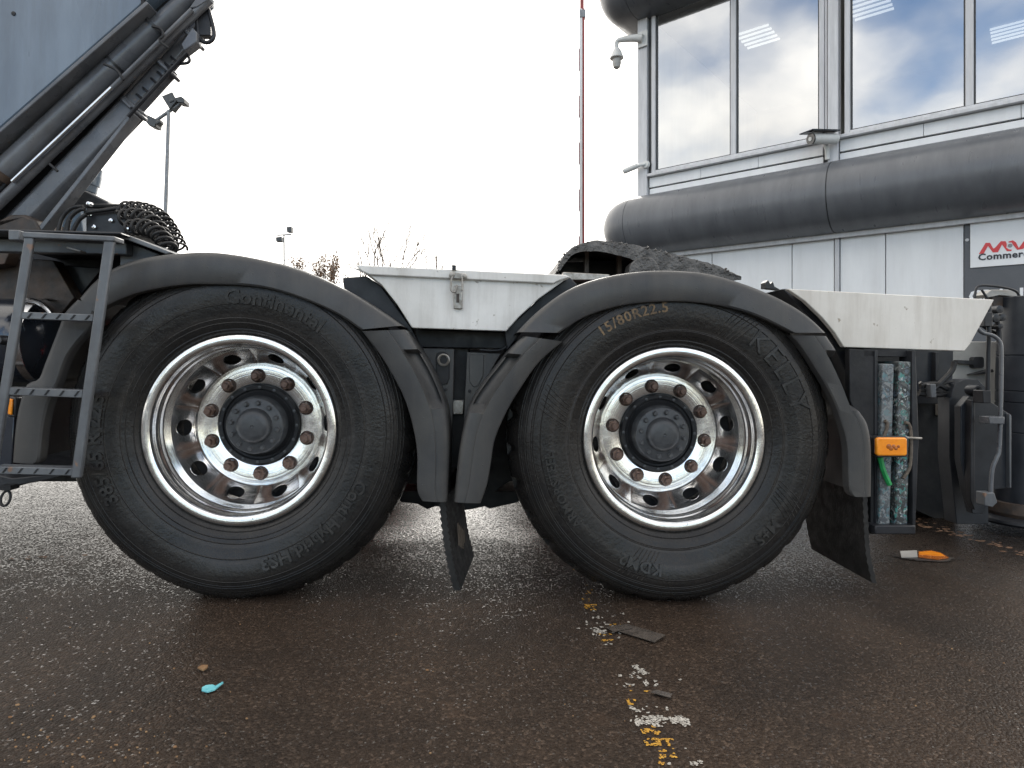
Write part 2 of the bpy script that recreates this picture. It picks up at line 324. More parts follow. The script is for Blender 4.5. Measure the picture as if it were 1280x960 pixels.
A['clad'] = mat('light_grey_cladding', (.70, .71, .72), (.78, .79, .795), rough=(.4, .55), scale=2, bump=.04, bscale=20, stretch=(1, 1, .3), grime=((.48, .47, .45), 5, .22))
A['trim'] = mat('pale_aluminium_trim', (.52, .525, .54), (.62, .62, .635), rough=(.35, .5), scale=5, stretch=(3, 3, .4), grime=((.33, .33, .33), 9, .4))
A['roll'] = mat('dark_grey_cladding_roll', (.088, .094, .104), (.122, .128, .139), rough=(.26, .42), scale=1.6, bump=.03, bscale=14, stretch=(3, 1, .7), detail=9, grime=((.060, .064, .071), 4, .30))
A['gasket'] = mat('dark_gasket', (.03, .032, .034), (.05, .05, .052), rough=(.5, .6))
A['glass'] = window_glass()
A['room'] = mat('office_interior', (.20, .20, .19), (.26, .25, .24), rough=(.8, .9), scale=1)
A['lamp'] = emis('ceiling_lamp_strip', (1, .97, .9), .45)
A['signgrey'] = mat('slate_grey_sign', (.075, .080, .090), (.090, .095, .105), rough=(.45, .55), scale=3)
A['signwhite'] = mat('white_sign_face', (.70, .71, .72), (.76, .77, .78), rough=(.3, .4), scale=3)
A['red'] = mat('red_sign_vinyl', (.58, .030, .035), (.62, .04, .04), rough=(.3, .4))
A['ink'] = mat('dark_sign_vinyl', (.02, .022, .028), (.03, .03, .036), rough=(.4, .5))
A['cctv'] = mat('white_camera_plastic', (.56, .56, .54), (.64, .64, .62), rough=(.3, .45), scale=10)
A['lens'] = mat('dark_camera_glass', (.012, .013, .016), (.03, .03, .034), rough=(.08, .15), scale=10)
A['galvpole'] = mat('galvanised_pole', (.17, .18, .19), (.24, .25, .26), rough=(.4, .6), metal=.5, scale=10)
A['flood'] = mat('floodlight_housing', (.030, .034, .036), (.06, .065, .066), rough=(.35, .5), scale=10)
A['bark'] = mat('winter_bark', (.11, .085, .066), (.18, .14, .11), rough=(.8, .9), scale=8)
A['deadleaf'] = mat('dry_brown_leaves', (.11, .055, .022), (.20, .11, .05), rough=(.7, .8), scale=3)
A['barred'] = mat('red_chassis_paint', (.62, .015, .014), (.70, .025, .02), rough=(.3, .45), scale=5)
A['dullred'] = mat('dull_red_boom_paint', (.20, .035, .03), (.30, .05, .045), rough=(.4, .55), scale=6)
A['barwhite'] = mat('white_boom_paint', (.68, .68, .67), (.75, .75, .74), rough=(.3, .45), scale=5)
A['paintw'] = mat('worn_white_road_paint', (.22, .20, .175), (.56, .53, .475), rough=(.5, .7), scale=120, bump=.6, bscale=200)
A['painty'] = mat('worn_yellow_road_paint', (.36, .17, .02), (.66, .36, .04), rough=(.5, .7), scale=120, bump=.6, bscale=200)
A['painto'] = mat('dull_orange_road_paint', (.17, .085, .042), (.27, .17, .11), rough=(.5, .7), scale=60, bump=.5, bscale=160)
A['turq'] = mat('turquoise_plastic', (.10, .42, .48), (.20, .55, .60), rough=(.3, .5), scale=60)
A['tape'] = mat('dirty_clear_tape', (.050, .042, .036), (.095, .08, .068), rough=(.15, .35), scale=40, bump=.3, bscale=80)
A['leaf'] = mat('dead_leaf_litter', (.16, .075, .03), (.32, .21, .11), rough=(.6, .8), scale=20)
def puddle_mat():
    m = bpy.data.materials.new('puddle_water'); m.use_nodes = True
    b = m.node_tree.nodes['Principled BSDF']; b.inputs['Base Color'].default_value = (.06, .052, .046, 1); b.inputs['Roughness'].default_value = .03
    b.inputs['IOR'].default_value = 1.33
    return m
A['puddle'] = puddle_mat()

# ------------------------------------------------------------------ mesh collector
class MB:
    def __init__(s): s.v, s.f, s.m = [], [], []
    def add(s, vs, fs, mi=0):
        o = len(s.v); s.v += [tuple(x) for x in vs]
        s.f += [tuple(i + o for i in f) for f in fs]; s.m += [mi] * len(fs)
        return s
    def prism3(s, a, off, mi=0):                       # planar loop a, extruded by vector off
        n = len(a); off = Vector(off)
        vs = [Vector(p) for p in a] + [Vector(p) + off for p in a]
        fs = [tuple(range(n)), tuple(range(2 * n - 1, n - 1, -1))]
        fs += [(i, i + n, (i + 1) % n + n, (i + 1) % n) for i in range(n)]
        return s.add(vs, fs, mi)
    def prism(s, px, y0, y1, mi=0):                    # outline read at plane y0, pushed back to y1
        return s.prism3([P(u, v, y0) for u, v in px], (0, y1 - y0, 0), mi)
    def box(s, a, b, mi=0):
        (x0, y0, z0), (x1, y1, z1) = a, b
        return s.prism3([(x0, y0, z0), (x1, y0, z0), (x1, y0, z1), (x0, y0, z1)], (0, y1 - y0, 0), mi)
    def tube(s, pts, r, n=10, mi=0, cap=True, flat=None):
        pts = [Vector(p) for p in pts]; rs = r if isinstance(r, (list, tuple)) else [r] * len(pts)
        o = len(s.v); up = None
        for i, p in enumerate(pts):
            d = (pts[min(i + 1, len(pts) - 1)] - pts[max(i - 1, 0)]).normalized()
            if up is None: up = d.orthogonal().normalized()
            up = (up - d * up.dot(d))
            up = up.normalized() if up.length > 1e-6 else d.orthogonal().normalized()
            w = d.cross(up)
            for k in range(n):
                a = 2 * math.pi * (k + .5) / n
                s.v.append(tuple(p + (up * math.cos(a) + w * math.sin(a)) * rs[i]))
        for i in range(len(pts) - 1):
            for k in range(n):
                s.f.append((o + i * n + k, o + i * n + (k + 1) % n, o + (i + 1) * n + (k + 1) % n, o + (i + 1) * n + k)); s.m.append(mi)
        if cap:
            s.f.append(tuple(o + k for k in range(n - 1, -1, -1))); s.m.append(mi)
            e = o + (len(pts) - 1) * n; s.f.append(tuple(e + k for k in range(n))); s.m.append(mi)
        return s
    def lathe(s, prof, n=64, mi=0, c=(0, 0, 0), axis='Y', a0=0.0, rmod=None):   # prof: (radius, along)
        o = len(s.v)
        for j, (r, h) in enumerate(prof):
            for k in range(n):
                a = a0 + 2 * math.pi * k / n; rr = r + (rmod(j, k) if rmod else 0)
                q = (rr * math.sin(a), h, rr * math.cos(a)) if axis == 'Y' else ((rr * math.cos(a), rr * math.sin(a), h) if axis == 'Z' else (h, rr * math.cos(a), rr * math.sin(a)))
                s.v.append((q[0] + c[0], q[1] + c[1], q[2] + c[2]))
        for j in range(len(prof) - 1):
            for k in range(n):
                s.f.append((o + j * n + k, o + j * n + (k + 1) % n, o + (j + 1) * n + (k + 1) % n, o + (j + 1) * n + k)); s.m.append(mi)
        return s
    def mesh(s, name, mats, smooth=35, recalc=True):
        me = bpy.data.meshes.new(name); me.from_pydata(s.v, [], s.f)
        for q in (mats if isinstance(mats, (list, tuple)) else [mats]): me.materials.append(A[q])
        me.polygons.foreach_set('material_index', s.m)
        if recalc:
            b = bmesh.new(); b.from_mesh(me); bmesh.ops.recalc_face_normals(b, faces=b.faces); b.to_mesh(me); b.free()
        if smooth:
            me.polygons.foreach_set('use_smooth', [True] * len(me.polygons)); me.set_sharp_from_angle(angle=R(smooth))
        me.update(); return me
    def build(s, name, mats, parent=None, smooth=35, bevel=0.0, mw=None, recalc=True, seg=2):
        o = bpy.data.objects.new(name, s.mesh(name, mats, smooth, recalc)); COL.objects.link(o)
        if parent is not None: o.parent = parent
        if mw is not None: o.matrix_world = mw
        if bevel:
            md = o.modifiers.new('bevel', 'BEVEL'); md.width = bevel; md.segments = seg; md.limit_method = 'ANGLE'; md.angle_limit = R(35)
        return o
def empty(name, parent=None, mw=None, loc=None):
    o = bpy.data.objects.new(name, None); COL.objects.link(o); o.empty_display_size = .2
    if parent is not None: o.parent = parent
    if mw is not None: o.matrix_world = mw
    if loc is not None: o.location = loc
    return o
def tag(o, label, cat, group=None):
    o['label'] = label; o['category'] = cat
    if group: o['group'] = group
    return o
def structure(o): o['kind'] = 'structure'; return o
def text_geo(body, size, extrude, bold=0.0, align='CENTER', spacing=1.0):
    cu = bpy.data.curves.new('lettering', 'FONT'); cu.body = body; cu.size = size; cu.extrude = extrude; cu.offset = bold
    cu.align_x = align; cu.resolution_u = 2; cu.space_character = spacing
    ob = bpy.data.objects.new('lettering', cu); COL.objects.link(ob)
    dg = bpy.context.evaluated_depsgraph_get(); me = bpy.data.meshes.new_from_object(ob.evaluated_get(dg))
    vs = [v.co.copy() for v in me.vertices]; fs = [tuple(p.vertices) for p in me.polygons]
    bpy.data.objects.remove(ob); bpy.data.curves.remove(cu); bpy.data.meshes.remove(me)
    return vs, fs
def smooth_line(pts, n):                               # Catmull-Rom resampled to n points by arc length
    pts = [Vector(p) for p in pts]; dense = []
    for i in range(len(pts) - 1):
        p0, p1, p2, p3 = pts[max(i - 1, 0)], pts[i], pts[i + 1], pts[min(i + 2, len(pts) - 1)]
        for k in range(12):
            t = k / 12
            dense.append(.5 * ((2 * p1) + (p2 - p0) * t + (2 * p0 - 5 * p1 + 4 * p2 - p3) * t * t + (3 * p1 - p0 - 3 * p2 + p3) * t ** 3))
    dense.append(pts[-1])
    L = [0]
    for a, b in zip(dense, dense[1:]): L.append(L[-1] + (b - a).length)
    res, j = [], 0
    for i in range(n):
        t = L[-1] * i / (n - 1)
        while j < len(L) - 2 and L[j + 1] < t: j += 1
        f = (t - L[j]) / max(L[j + 1] - L[j], 1e-9)
        res.append(dense[j].lerp(dense[j + 1], min(max(f, 0), 1)))
    return res
def pline(px, y, n=None):
    q = [P(u, v, y) for u, v in px]
    return smooth_line(q, n) if n else q

# ================================================================== GROUND
g = MB(); S = 600
g.add([(-S, -S, 0), (S, -S, 0), (S, S, 0), (-S, S, 0)], [(0, 1, 2, 3)])
ground = structure(g.build('ground', 'asphalt', mw=M, smooth=0)); ground['label'] = 'wet dark asphalt yard'

def flecks(mb, u0, v0, u1, v1, dens, mi, z=.0015, cell=.0036, tri=False, seed=0):
    a, b, c, d = G(u0, v0), G(u1, v0), G(u1, v1), G(u0, v1)
    nx = max(2, int((b - a).length / cell)); ny = max(2, int((d - a).length / cell))
    for i in range(nx):
        for j in range(ny):
            p = a.lerp(b, (i + .5) / nx).lerp(d.lerp(c, (i + .5) / nx), (j + .5) / ny)
            p = p + Vector((random.uniform(-.5, .5) * cell, random.uniform(-.5, .5) * cell, 0))
            e = min(i + 1, nx - i, j + 1, ny - j) / 4.0
            if tri and (i / nx) > .25 + .8 * j / ny: continue
            n1 = mnoise.noise((p.x * 110 + seed, p.y * 80, 3.1)) * .75 + mnoise.noise((p.x * 24 + seed, p.y * 40, 9.7)) * .75
            if n1 > (0.55 - dens) * 1.25 + max(0, .10 * (1 - e)):
                h = cell * random.uniform(.42, .74); vs = []
                for sx, sy in ((-1, -1), (1, -1), (1, 1), (-1, 1)):
                    vs.append((p.x + sx * h + random.uniform(-.0016, .0016), p.y + sy * h * .8 + random.uniform(-.0016, .0016), z + random.uniform(0, .0005)))
                mb.add(vs, [(0, 1, 2, 3)], mi)
mk = MB()
for (u0, v0, u1, v1, dd, c) in [
    (727, 741, 738, 753, .42, 1), (731, 756, 745, 763, .6, 1), (735, 748, 762, 753, .3, 0), (728, 764, 776, 788, .16, 0), (740, 768, 776, 786, .10, 1),
    (741, 788, 756, 796, .5, 0), (747, 793, 766, 804, .40, 1), (752, 804, 776, 811, .32, 0), (788, 832, 826, 858, .50, 0), (826, 838, 878, 862, -.02, 0),
    (783, 864, 812, 874, .34, 1), (784, 874, 814, 883, .42, 1), (787, 884, 836, 893, .42, 0), (794, 895, 862, 909, .50, 0), (787, 886, 802, 906, .42, 0),
    (797, 894, 830, 899, .10, 1), (802, 908, 834, 921, .38, 1), (806, 924, 843, 933, .50, 1), (824, 935, 844, 943, .58, 1), (823, 944, 846, 959, .52, 1),
    (860, 950, 880, 960, .30, 0), (722, 722, 760, 740, .05, 1), (716, 700, 752, 722, .12, 1), (838, 862, 900, 884, -.10, 0), (745, 811, 800, 834, -.02, 0), (770, 836, 800, 866, .12, 0), (776, 874, 850, 896, .06, 0), (790, 908, 860, 960, .04, 0), (720, 752, 790, 800, .04, 0)]:
    flecks(mk, u0, v0, u1, v1, dd, c, tri=(v0 == 832), seed=u0)
road_marking = structure(mk.build('road_marking', ['paintw', 'painty'], mw=M, smooth=0, recalc=False))
mk = MB()
for k in range(11):
    u = 1098 + k * 17; v = 648 + max(0, (u - 1130)) * .29
    flecks(mk, u, v, u + 20, v + 7, .38, 0, cell=.012, seed=k * 5)
for k in range(6):
    flecks(mk, -10 + k * 22, 697 - k * 1.3, 14 + k * 22, 701 - k * 1.3, .32, 0, cell=.012, seed=40 + k)
structure(mk.build('road_marking', 'painto', mw=M, smooth=0, recalc=False))

def blob(cu, cv, rx, ry, n=18, jit=.25, seed=1):
    rnd = random.Random(seed); c = G(cu, cv)
    return [(c.x + rx * math.cos(2 * math.pi * k / n) * (1 + rnd.uniform(-jit, jit)), c.y + ry * math.sin(2 * math.pi * k / n) * (1 + rnd.uniform(-jit, jit)), 0) for k in range(n)]
def at_ground(mb, name, mats, u, v, **k):                # a small thing whose origin is on the ground under it
    c = G(u, v)
    mb.v = [(x - c.x, y - c.y, z) for x, y, z in mb.v]
    return mb.build(name, mats, mw=M @ Matrix.Translation((c.x, c.y, 0)), **k)
b = MB(); b.prism3([(x, y, .003) for x, y, z in blob(1153, 697, .115, .060, 30, .16, 3)], (0, 0, .0025))
pd = at_ground(b, 'puddle', 'puddle', 1152, 697); structure(pd)
# flat amber and pale sheets painted as a reflection in the puddle
b = MB()
b.prism3([(*G(u, v).xy, .0096) for u, v in ((1149, 693), (1163, 691.5), (1175, 694), (1181, 698), (1166, 697.5), (1149, 696))], (0, 0, .001), 2)
b.prism3([(*G(u, v).xy, .0075) for u, v in ((1148, 692), (1164, 690.5), (1177, 694), (1186, 700), (1172, 702), (1158, 700.5), (1148, 699))], (0, 0, .002))
b.prism3([(*G(u, v).xy, .0075) for u, v in ((1125, 691.5), (1146, 690.5), (1147, 699), (1127, 699.5))], (0, 0, .002), 1)
tag(at_ground(b, 'puddle_reflection', ['amberdark', 'pale', 'amber'], 1164, 697), 'flat amber and silver patches painted as a reflection in the small puddle', 'painted reflection')
b = MB(); c = G(252, 867)
pts = [(0, 0), (.014, -.004), (.024, .002), (.03, .022), (.027, .024), (.02, .012), (.012, .016), (.0, .014), (-.004, .008)]
b.prism3([(c.x + x * 1.15, c.y + y * 1.6, .005) for x, y in pts], (0, 0, .003))
tag(at_ground(b, 'plastic_scrap', 'turq', 252, 867), 'turquoise plastic scrap on the asphalt in front of the left wheel', 'litter')
b = MB()
for (pl, z) in (([(757, 787), (783, 783), (832, 797), (818, 806)], .0065), ([(757, 788), (786, 784), (790, 789), (767, 794)], .009)):
    b.prism3([(*G(u, v).xy, z) for u, v in pl], (0, 0, .0012))
tag(at_ground(b, 'tape_strip', 'tape', 790, 795), 'strip of dirty clear tape stuck across the broken road line', 'tape')
b = MB(); b.prism3([(*G(u, v).xy, .0065) for u, v in ((813, 869), (820, 866), (840, 871), (838, 876))], (0, 0, .0012))
tag(at_ground(b, 'tape_strip', 'tape', 826, 870), 'short brown scrap of tape beside the yellow flecks of the road line', 'tape')
b = MB(); b.prism3([(*G(u, v).xy, .006) for u, v in ((247, 839), (252, 836), (260, 836), (259, 839), (254, 842))], (0, 0, .004))
tag(at_ground(b, 'dead_leaf', 'leaf', 253, 839), 'small pale dead leaf just behind the turquoise plastic scrap', 'leaf')
lt = MB(); rl = random.Random(5)
for k in range(150):
    u = rl.uniform(0, 1280) if k > 120 else rl.gauss(60, 110); v = rl.uniform(770, 958) if k > 120 else rl.gauss(925, 26)
    if v > 962 or v < 760: continue
    p = G(u, v); s = rl.uniform(.0008, .0026) * (1 if rl.random() > .06 else 1.8); a = rl.uniform(0, 6.28)
    n = 5; lp = [(p.x + s * rl.uniform(.6, 1.4) * math.cos(a + 6.283 * i / n), p.y + s * .8 * rl.uniform(.5, 1.3) * math.sin(a + 6.283 * i / n), .003) for i in range(n)]
    lt.prism3(lp, (0, 0, .0022))
o = lt.build('grit', 'leaf', mw=M, smooth=0); o['kind'] = 'stuff'; o['label'] = 'brown grit and leaf crumbs on the asphalt'

# ================================================================== TRUCK
truck = empty('crane_truck', mw=M)
tag(truck, 'dark crane truck with two polished wheels and white side lockers', 'truck')
AX = 0.530
def tyre_y(r, prof):
    for (r0, y0), (r1, y1) in zip(prof, prof[1:]):
        if r0 <= r <= r1: return y0 + (y1 - y0) * (r - r0) / (r1 - r0)
    return prof[-1][1]
FACE = [(.300, .012), (.306, .000), (.316, -.010), (.336, -.020), (.362, -.028), (.40, -.035), (.435, -.037), (.462, -.033), (.486, -.022), (.505, -.008), (.520, .010), (.531, .030)]
FACE = [(.30 + (q - .30) * 1.022, y) for q, y in FACE]
def ring_text(mb, body, r, size, a_mid, prof, mi=0, raise_=.0022, bold=.0, spacing=1.0, squash=1.0):
    vs, fs = text_geo(body, size, .5, bold, 'CENTER', spacing)
    q = []
    for v in vs:
        rr = r + v.y; a = R(a_mid) + v.x * squash / r
        yy = tyre_y(rr, prof) - (raise_ if v.z > 0 else -.001)
        q.append((rr * math.sin(a), yy, rr * math.cos(a)))
    mb.add(q, fs, mi)
def build_tyre(width, kind, name_mat):
    t = MB(); N = 240
    back = [(r, width - .06 - y) for r, y in reversed(FACE)]
    y0, y1 = FACE[-1][1], back[0][1]; w = y1 - y0
    tread = [(.543, y0 + .012)]
    ng = 4
    for i in range(ng):
        c = y0 + w * (i + 1) / (ng + 1)
        tread += [(.546, c - .0075), (.524, c - .005), (.524, c + .005), (.546, c + .0075)]
    tread += [(.543, y1 - .012)]
    prof = FACE + tread + back
    nf = len(FACE)
    per, cut = (8, .013) if kind == 'ribbed' else (5, .007)
    def rmod(j, k):
        d = 0
        if nf - 2 <= j <= nf + 1 or nf + len(tread) - 2 <= j <= nf + len(tread) + 1:
            if k % per in ((0, 1) if kind == 'ribbed' else (0,)): d -= cut * (1 if j != nf - 2 else .35)
        if j >= nf - 5: d += .0012 * mnoise.noise((k * .35, j * 2.1, 1.3 if kind == 'ribbed' else 7.7))
        return d
    t.lathe(prof, N, rmod=rmod)
    if kind == 'smooth':
        ring_text(t, 'Continental', .396, .064, 16, FACE, mi=2, bold=.0012, spacing=1.0, raise_=.0042)
        ring_text(t, '385/65 R 22.5', .404, .058, -99, FACE, mi=2, bold=.0012, spacing=1.02, raise_=.0058)
        ring_text(t, 'Conti Hybrid HS3', .400, .054, 139, FACE, mi=2, bold=.001, raise_=.0058)
        ring_text(t, '160K (158L)  TUBELESS  REGROOVABLE', .330, .013, 60, FACE, spacing=1.2, raise_=.0015)
        # smooth raised patches beside the lettering
        for a0, a1, r0, r1 in ((56, 96, .385, .455), (-62, -38, .36, .40)):
            vs = []; fs = []; n = 12
            for i in range(n + 1):
                a = R(a0 + (a1 - a0) * i / n)
                for rr in (r0, (r0 + r1) / 2, r1): vs.append((rr * math.sin(a), tyre_y(rr, FACE) - .0016, rr * math.cos(a)))
            for i in range(n):
                for j in (0, 1): fs.append((i * 3 + j, i * 3 + j + 1, i * 3 + j + 4, i * 3 + j + 3))
            t.add(vs, fs)
    elif kind == 'ribbed':
        ring_text(t, '15/80R22.5', .415, .046, -22, FACE, mi=1, bold=.0008, spacing=1.12, raise_=.0016)
        ring_text(t, 'KELLY', .385, .092, 55, FACE, mi=2, bold=-.0006, spacing=1.15, raise_=.0058)
        ring_text(t, 'KDM2', .400, .048, 196, FACE, mi=2, bold=.0012, raise_=.0058, spacing=1.1)
        ring_text(t, 'ARMORSTEEL', .405, .040, 246, FACE, mi=2, bold=.0008, raise_=.0058, spacing=1.05)
        ring_text(t, 'M+S', .402, .05, 134, FACE, mi=2, bold=.0006, raise_=.0058)
        ring_text(t, 'REGROOVABLE  TUBELESS  156/150L', .333, .013, -4, FACE, spacing=1.2, raise_=.0015)
        for base in (18, 110, 188, 276):                 # groups of moulded slanting rays
            for k in range(6):
                a = R(base + k * 2.0); pts = []
                for i in range(5):
                    rr = .365 + .095 * i / 4; aa = a + .10 * i / 4
                    pts.append((rr * math.sin(aa), tyre_y(rr, FACE) - .0004, rr * math.cos(aa)))
                t.tube(pts, .0013, 4, cap=False)
    # stand the tyre on the ground
    lim = -(AX - .001); vv = []
    for x, y, z in t.v:
        rr = math.hypot(x, z); ang = math.degrees(math.atan2(abs(x), -z))
        if rr > .36 and ang < 60:
            k = math.exp(-(ang / 19) ** 2) * max(0, min(1, (rr - .36) / .08)) * .020
            y += -k if y < .03 else (k if y > width - .09 else 0)
        if z < lim:
            y += -.012 * ((lim - z) / .01) * (1 if y < .12 else -1) * (1 if (y < .03 or y > width - .10) else 0); z = lim
        vv.append((x, y, z))
    t.v = vv
    return t
NH = 80
def build_rim(hole_off):
    m = MB()
    front = [(.298, .020), (.303, .010), (.3035, .002), (.301, -.004), (.296, -.007), (.279, -.006), (.2745, -.003), (.2735, .004), (.2725, .012), (.2680, .018), (.2655, .026),
             (.2660, .040), (.2645, .046), (.2605, .050), (.2595, .060), (.2600, .085), (.2575, .102)]
    m.lathe(front, NH, a0=R(hole_off))
    def cone(s):                                        # s = 0 outer .. 1 inner, curved bowl
        r = .2575 + (.2090 - .2575) * s; y = .102 + (.186 - .102) * (s ** 1.0) + .010 * math.sin(math.pi * s)
        return r, y
    for k in range(10):
        a_c = R(hole_off + 36 * k + 18); half = R(18); q = 8
        per = [(-1 + 2 * i / q, 0) for i in range(q)] + [(1, i / q) for i in range(q)] + [(1 - 2 * i / q, 1) for i in range(q)] + [(-1, 1 - i / q) for i in range(q)]
        def pt(a, s, dy=0, dr=0):
            r, y = cone(s); return ((r + dr) * math.sin(a_c + a), y + dy, (r + dr) * math.cos(a_c + a))
        outer = [pt(x * half, s) for x, s in per]
        circ = []; mid = []; deep = []
        hr_a, hr_s = .0275 / .235, .0275 / .093
        for x, s in per:
            an = math.atan2((s - .5) * 2, x); ca, cs_ = math.cos(an) * hr_a, .47 + math.sin(an) * hr_s
            circ.append(pt(ca, cs_)); deep.append(pt(ca * .97, cs_, .024, .012))
            mid.append(pt(ca * 1.09, .47 + math.sin(an) * hr_s * 1.09, -.0008))
        n = len(per); vs = outer + mid + circ + deep
        fs = []
        for lv in range(3):
            for i in range(n):
                fs.append((lv * n + i, lv * n + (i + 1) % n, (lv + 1) * n + (i + 1) % n, (lv + 1) * n + i))
        m.add(vs, fs)
    m.lathe([(.2090, .186), (.2070, .1895), (.2045, .1885), (.2030, .1865), (.2000, .1860), (.142, .1860), (.1395, .188), (.1390, .205)], NH, a0=R(hole_off))
    m.lathe([(.298, .020), (.285, .05), (.272, .06), (.272, .26), (.30, .30), (.303, .31)], NH)      # outer barrel seen through the holes
    return m
hub_m = MB()
hub_m.lathe([(.1385, .20), (.1375, .180), (.134, .176), (.122, .178), (.118, .186), (.112, .188), (.1000, .176), (.0960, .142), (.0930, .1365), (.09, .135), (.064, .135), (.060, .1335), (.057, .128), (.0545, .118), (.047, .111), (.032, .1085), (.012, .1075), (.006, .1072), (.004, .110), (.0001, .111)], 64, mi=0)
hub_m.m = [1 if i < 64 * 6 else 0 for i in range(len(hub_m.f))]
for k in range(12):
    a = R(30 * k + 8); c = (.0775 * math.sin(a), .135, .0775 * math.cos(a))
    hub_m.lathe([(.0095, .001), (.0095, -.003), (.0075, -.0045), (.0075, -.0095), (.006, -.011), (.0001, -.011)], 6, c=c)
for k in range(16):
    a = R(22.5 * k); c = (.128 * math.sin(a), .1775, .128 * math.cos(a))
    hub_m.lathe([(.006, .004), (.0055, -.003), (.0001, -.004)], 8, c=c)
HUBME = hub_m.mesh('hub_cap', ['hubcap', 'chassis'], 40)
bk = MB()
bk.lathe([(.0001, .222), (.2712, .222), (.2712, .30)], 48); DRUMME = bk.mesh('brake_drum', ['chassis'])
nut = MB()
nut.lathe([(.0245, .001), (.0245, -.0035), (.0225, -.006), (.019, -.008)], 20)
nut.lathe([(.0195, -.006), (.0195, -.024), (.0165, -.028), (.0110, -.0285)], 6)
nut.lathe([(.0112, -.027), (.0112, -.042), (.009, -.0445), (.0001, -.0448)], 12)
nut.m = [0 if i < 60 else 1 for i in range(len(nut.f))]
NUTME = nut.mesh('wheel_nut', ['nut', 'nuttip'], 30)
def link(name, me, parent):
    o = bpy.data.objects.new(name, me); COL.objects.link(o); o.parent = parent; return o
def wheel(x, kind, width, nut_off, hole_off):
    w = empty('wheel', truck); w.location = (x, 0, AX)
    build_tyre(width, kind, None).build('tyre', ['tyre' if kind != 'ribbed' else 'tyre2', 'tyre_text_gold', 'tyre_lit_scuff'], w, smooth=30, recalc=True)
    build_rim(hole_off - 18).build('rim', ['alu'], w, smooth=48)
    link('hub_cap', HUBME, w); link('brake_drum', DRUMME, w)
    for k in range(10):
        a = R(nut_off + 36 * k); o = link('wheel_nut', NUTME, w)
        o.location = (.1675 * math.sin(a), .186, .1675 * math.cos(a)); o.rotation_euler = (0, R(17 * k), 0)
    return w
WB = 1.384
wl = wheel(-.008, 'smooth', .385, -3, 15); wl['label'] = 'front wheel of the two with a smooth worn tyre'
wr = wheel(WB, 'ribbed', .330, -10, 8); wr['label'] = 'rear wheel of the two with a ribbed tyre and yellow size lettering'
ft = build_tyre(.33, 'plain', None).mesh('tyre', ['tyre2', 'tyre_text_gold'], 30)
fr = MB().lathe([(.302, 0), (.27, .01), (.255, .06), (.21, .12), (.0001, .12)], 40).mesh('rim', ['alu'])
for x in (0, WB):
    w = empty('wheel', truck); w.location = (x, 2.42, AX); w.rotation_euler = (0, 0, math.pi)
    link('tyre', ft, w); link('rim', fr, w)
for x in (0, WB):
    MB().tube([(x, .25, AX), (x, 2.2, AX)], .06, 14).tube([(x, .95, AX), (x, 1.45, AX)], [.16, .16], 16).build('axle', 'barred', truck)

# ---- mudguards
def guard(outer, inner, n=34, y0=-.055, depth=.44, recess=None, rmid=.48, closed_end=True, name='mudguard'):
    O = smooth_line([P(u, v, y0) for u, v in outer], n); I = smooth_line([P(u, v, y0) for u, v in inner], n)
    m = MB(); rows = []
    for i in range(n):
        o, q = O[i], I[i]; d = (o - q); t = i / (n - 1); rec = 0
        if recess:
            a, b_ = recess; e = .022
            rec = max(0, min(1, (t - a) / e)) * max(0, min(1, (b_ - t) / e)) * .040
        L = d.length; k = min(.016 / max(L, 1e-4), .3)
        def pt(f, y): p = q + d * f; return Vector((p.x, y, p.z))
        rows.append([pt(0.015, y0 + .035), pt(0, y0 + .010), pt(.02, y0 + .001), pt(.08, y0 - .003), pt(rmid - .02, y0 - .004), pt(rmid + .005, y0 - .001 + rec * .12), pt(rmid + .06, y0 - .002 + rec * .95),
                     pt(1 - k * 1.2, y0 - .001 + rec * 1.45), pt(1 - k * .45, y0 + .004 + rec * 1.45), pt(1 - k * .1, y0 + .013 + rec * 1.45), pt(1, y0 + .03 + rec * 1.4), pt(1, y0 + depth), pt(1 - k * .5, y0 + depth), pt(1 - k * .5, y0 + .05)])
    if not recess:
        rows = [[p for j, p in enumerate(q) if j not in (4, 5, 6)] for q in rows]
    c = len(rows[0])
    m.v = [tuple(p) for r in rows for p in r]
    for i in range(n - 1):
        for j in range(c - 1):
            m.f.append((i * c + j, (i + 1) * c + j, (i + 1) * c + j + 1, i * c + j + 1)); m.m.append(0)
    for i in (0, n - 1):
        m.f.append(tuple(i * c + j for j in range(c))); m.m.append(0)
    return m.build(name, 'guard', truck, smooth=38)
guard([(97, 371), (116, 350), (141, 333), (174, 322), (206, 317), (253, 314), (291, 317), (342, 327), (385, 340), (431, 361), (469, 384), (502, 407)],
      [(119, 391), (134, 382), (164, 369), (197, 361), (235, 356), (281, 356), (324, 359), (361, 368), (399, 382), (427, 396), (450, 412)], 44)
guard([(506, 412), (523, 437), (540, 467), (554, 501), (560, 530), (561, 568), (559, 628)],
      [(452, 414), (473, 441), (492, 472), (506, 501), (516, 535), (521, 568), (521, 611), (527, 626)], 40, recess=(.13, .48), rmid=.60)
guard([(93, 374), (77, 391), (71, 406), (52, 455), (44, 474), (30, 480), (22, 500), (16, 530), (12, 578)],
      [(119, 380), (113, 408), (95, 430), (83, 448), (71, 482), (61, 505), (54, 537), (50, 573), (44, 580)], 40)
guard([(647, 415), (675, 387), (710, 362), (750, 347), (795, 339), (835, 337), (880, 340), (920, 350), (960, 365), (990, 380), (1015, 397), (1035, 416)],
      [(700, 416), (730, 397), (765, 385), (800, 379), (845, 377), (885, 380), (920, 387), (950, 397), (990, 416)], 44)
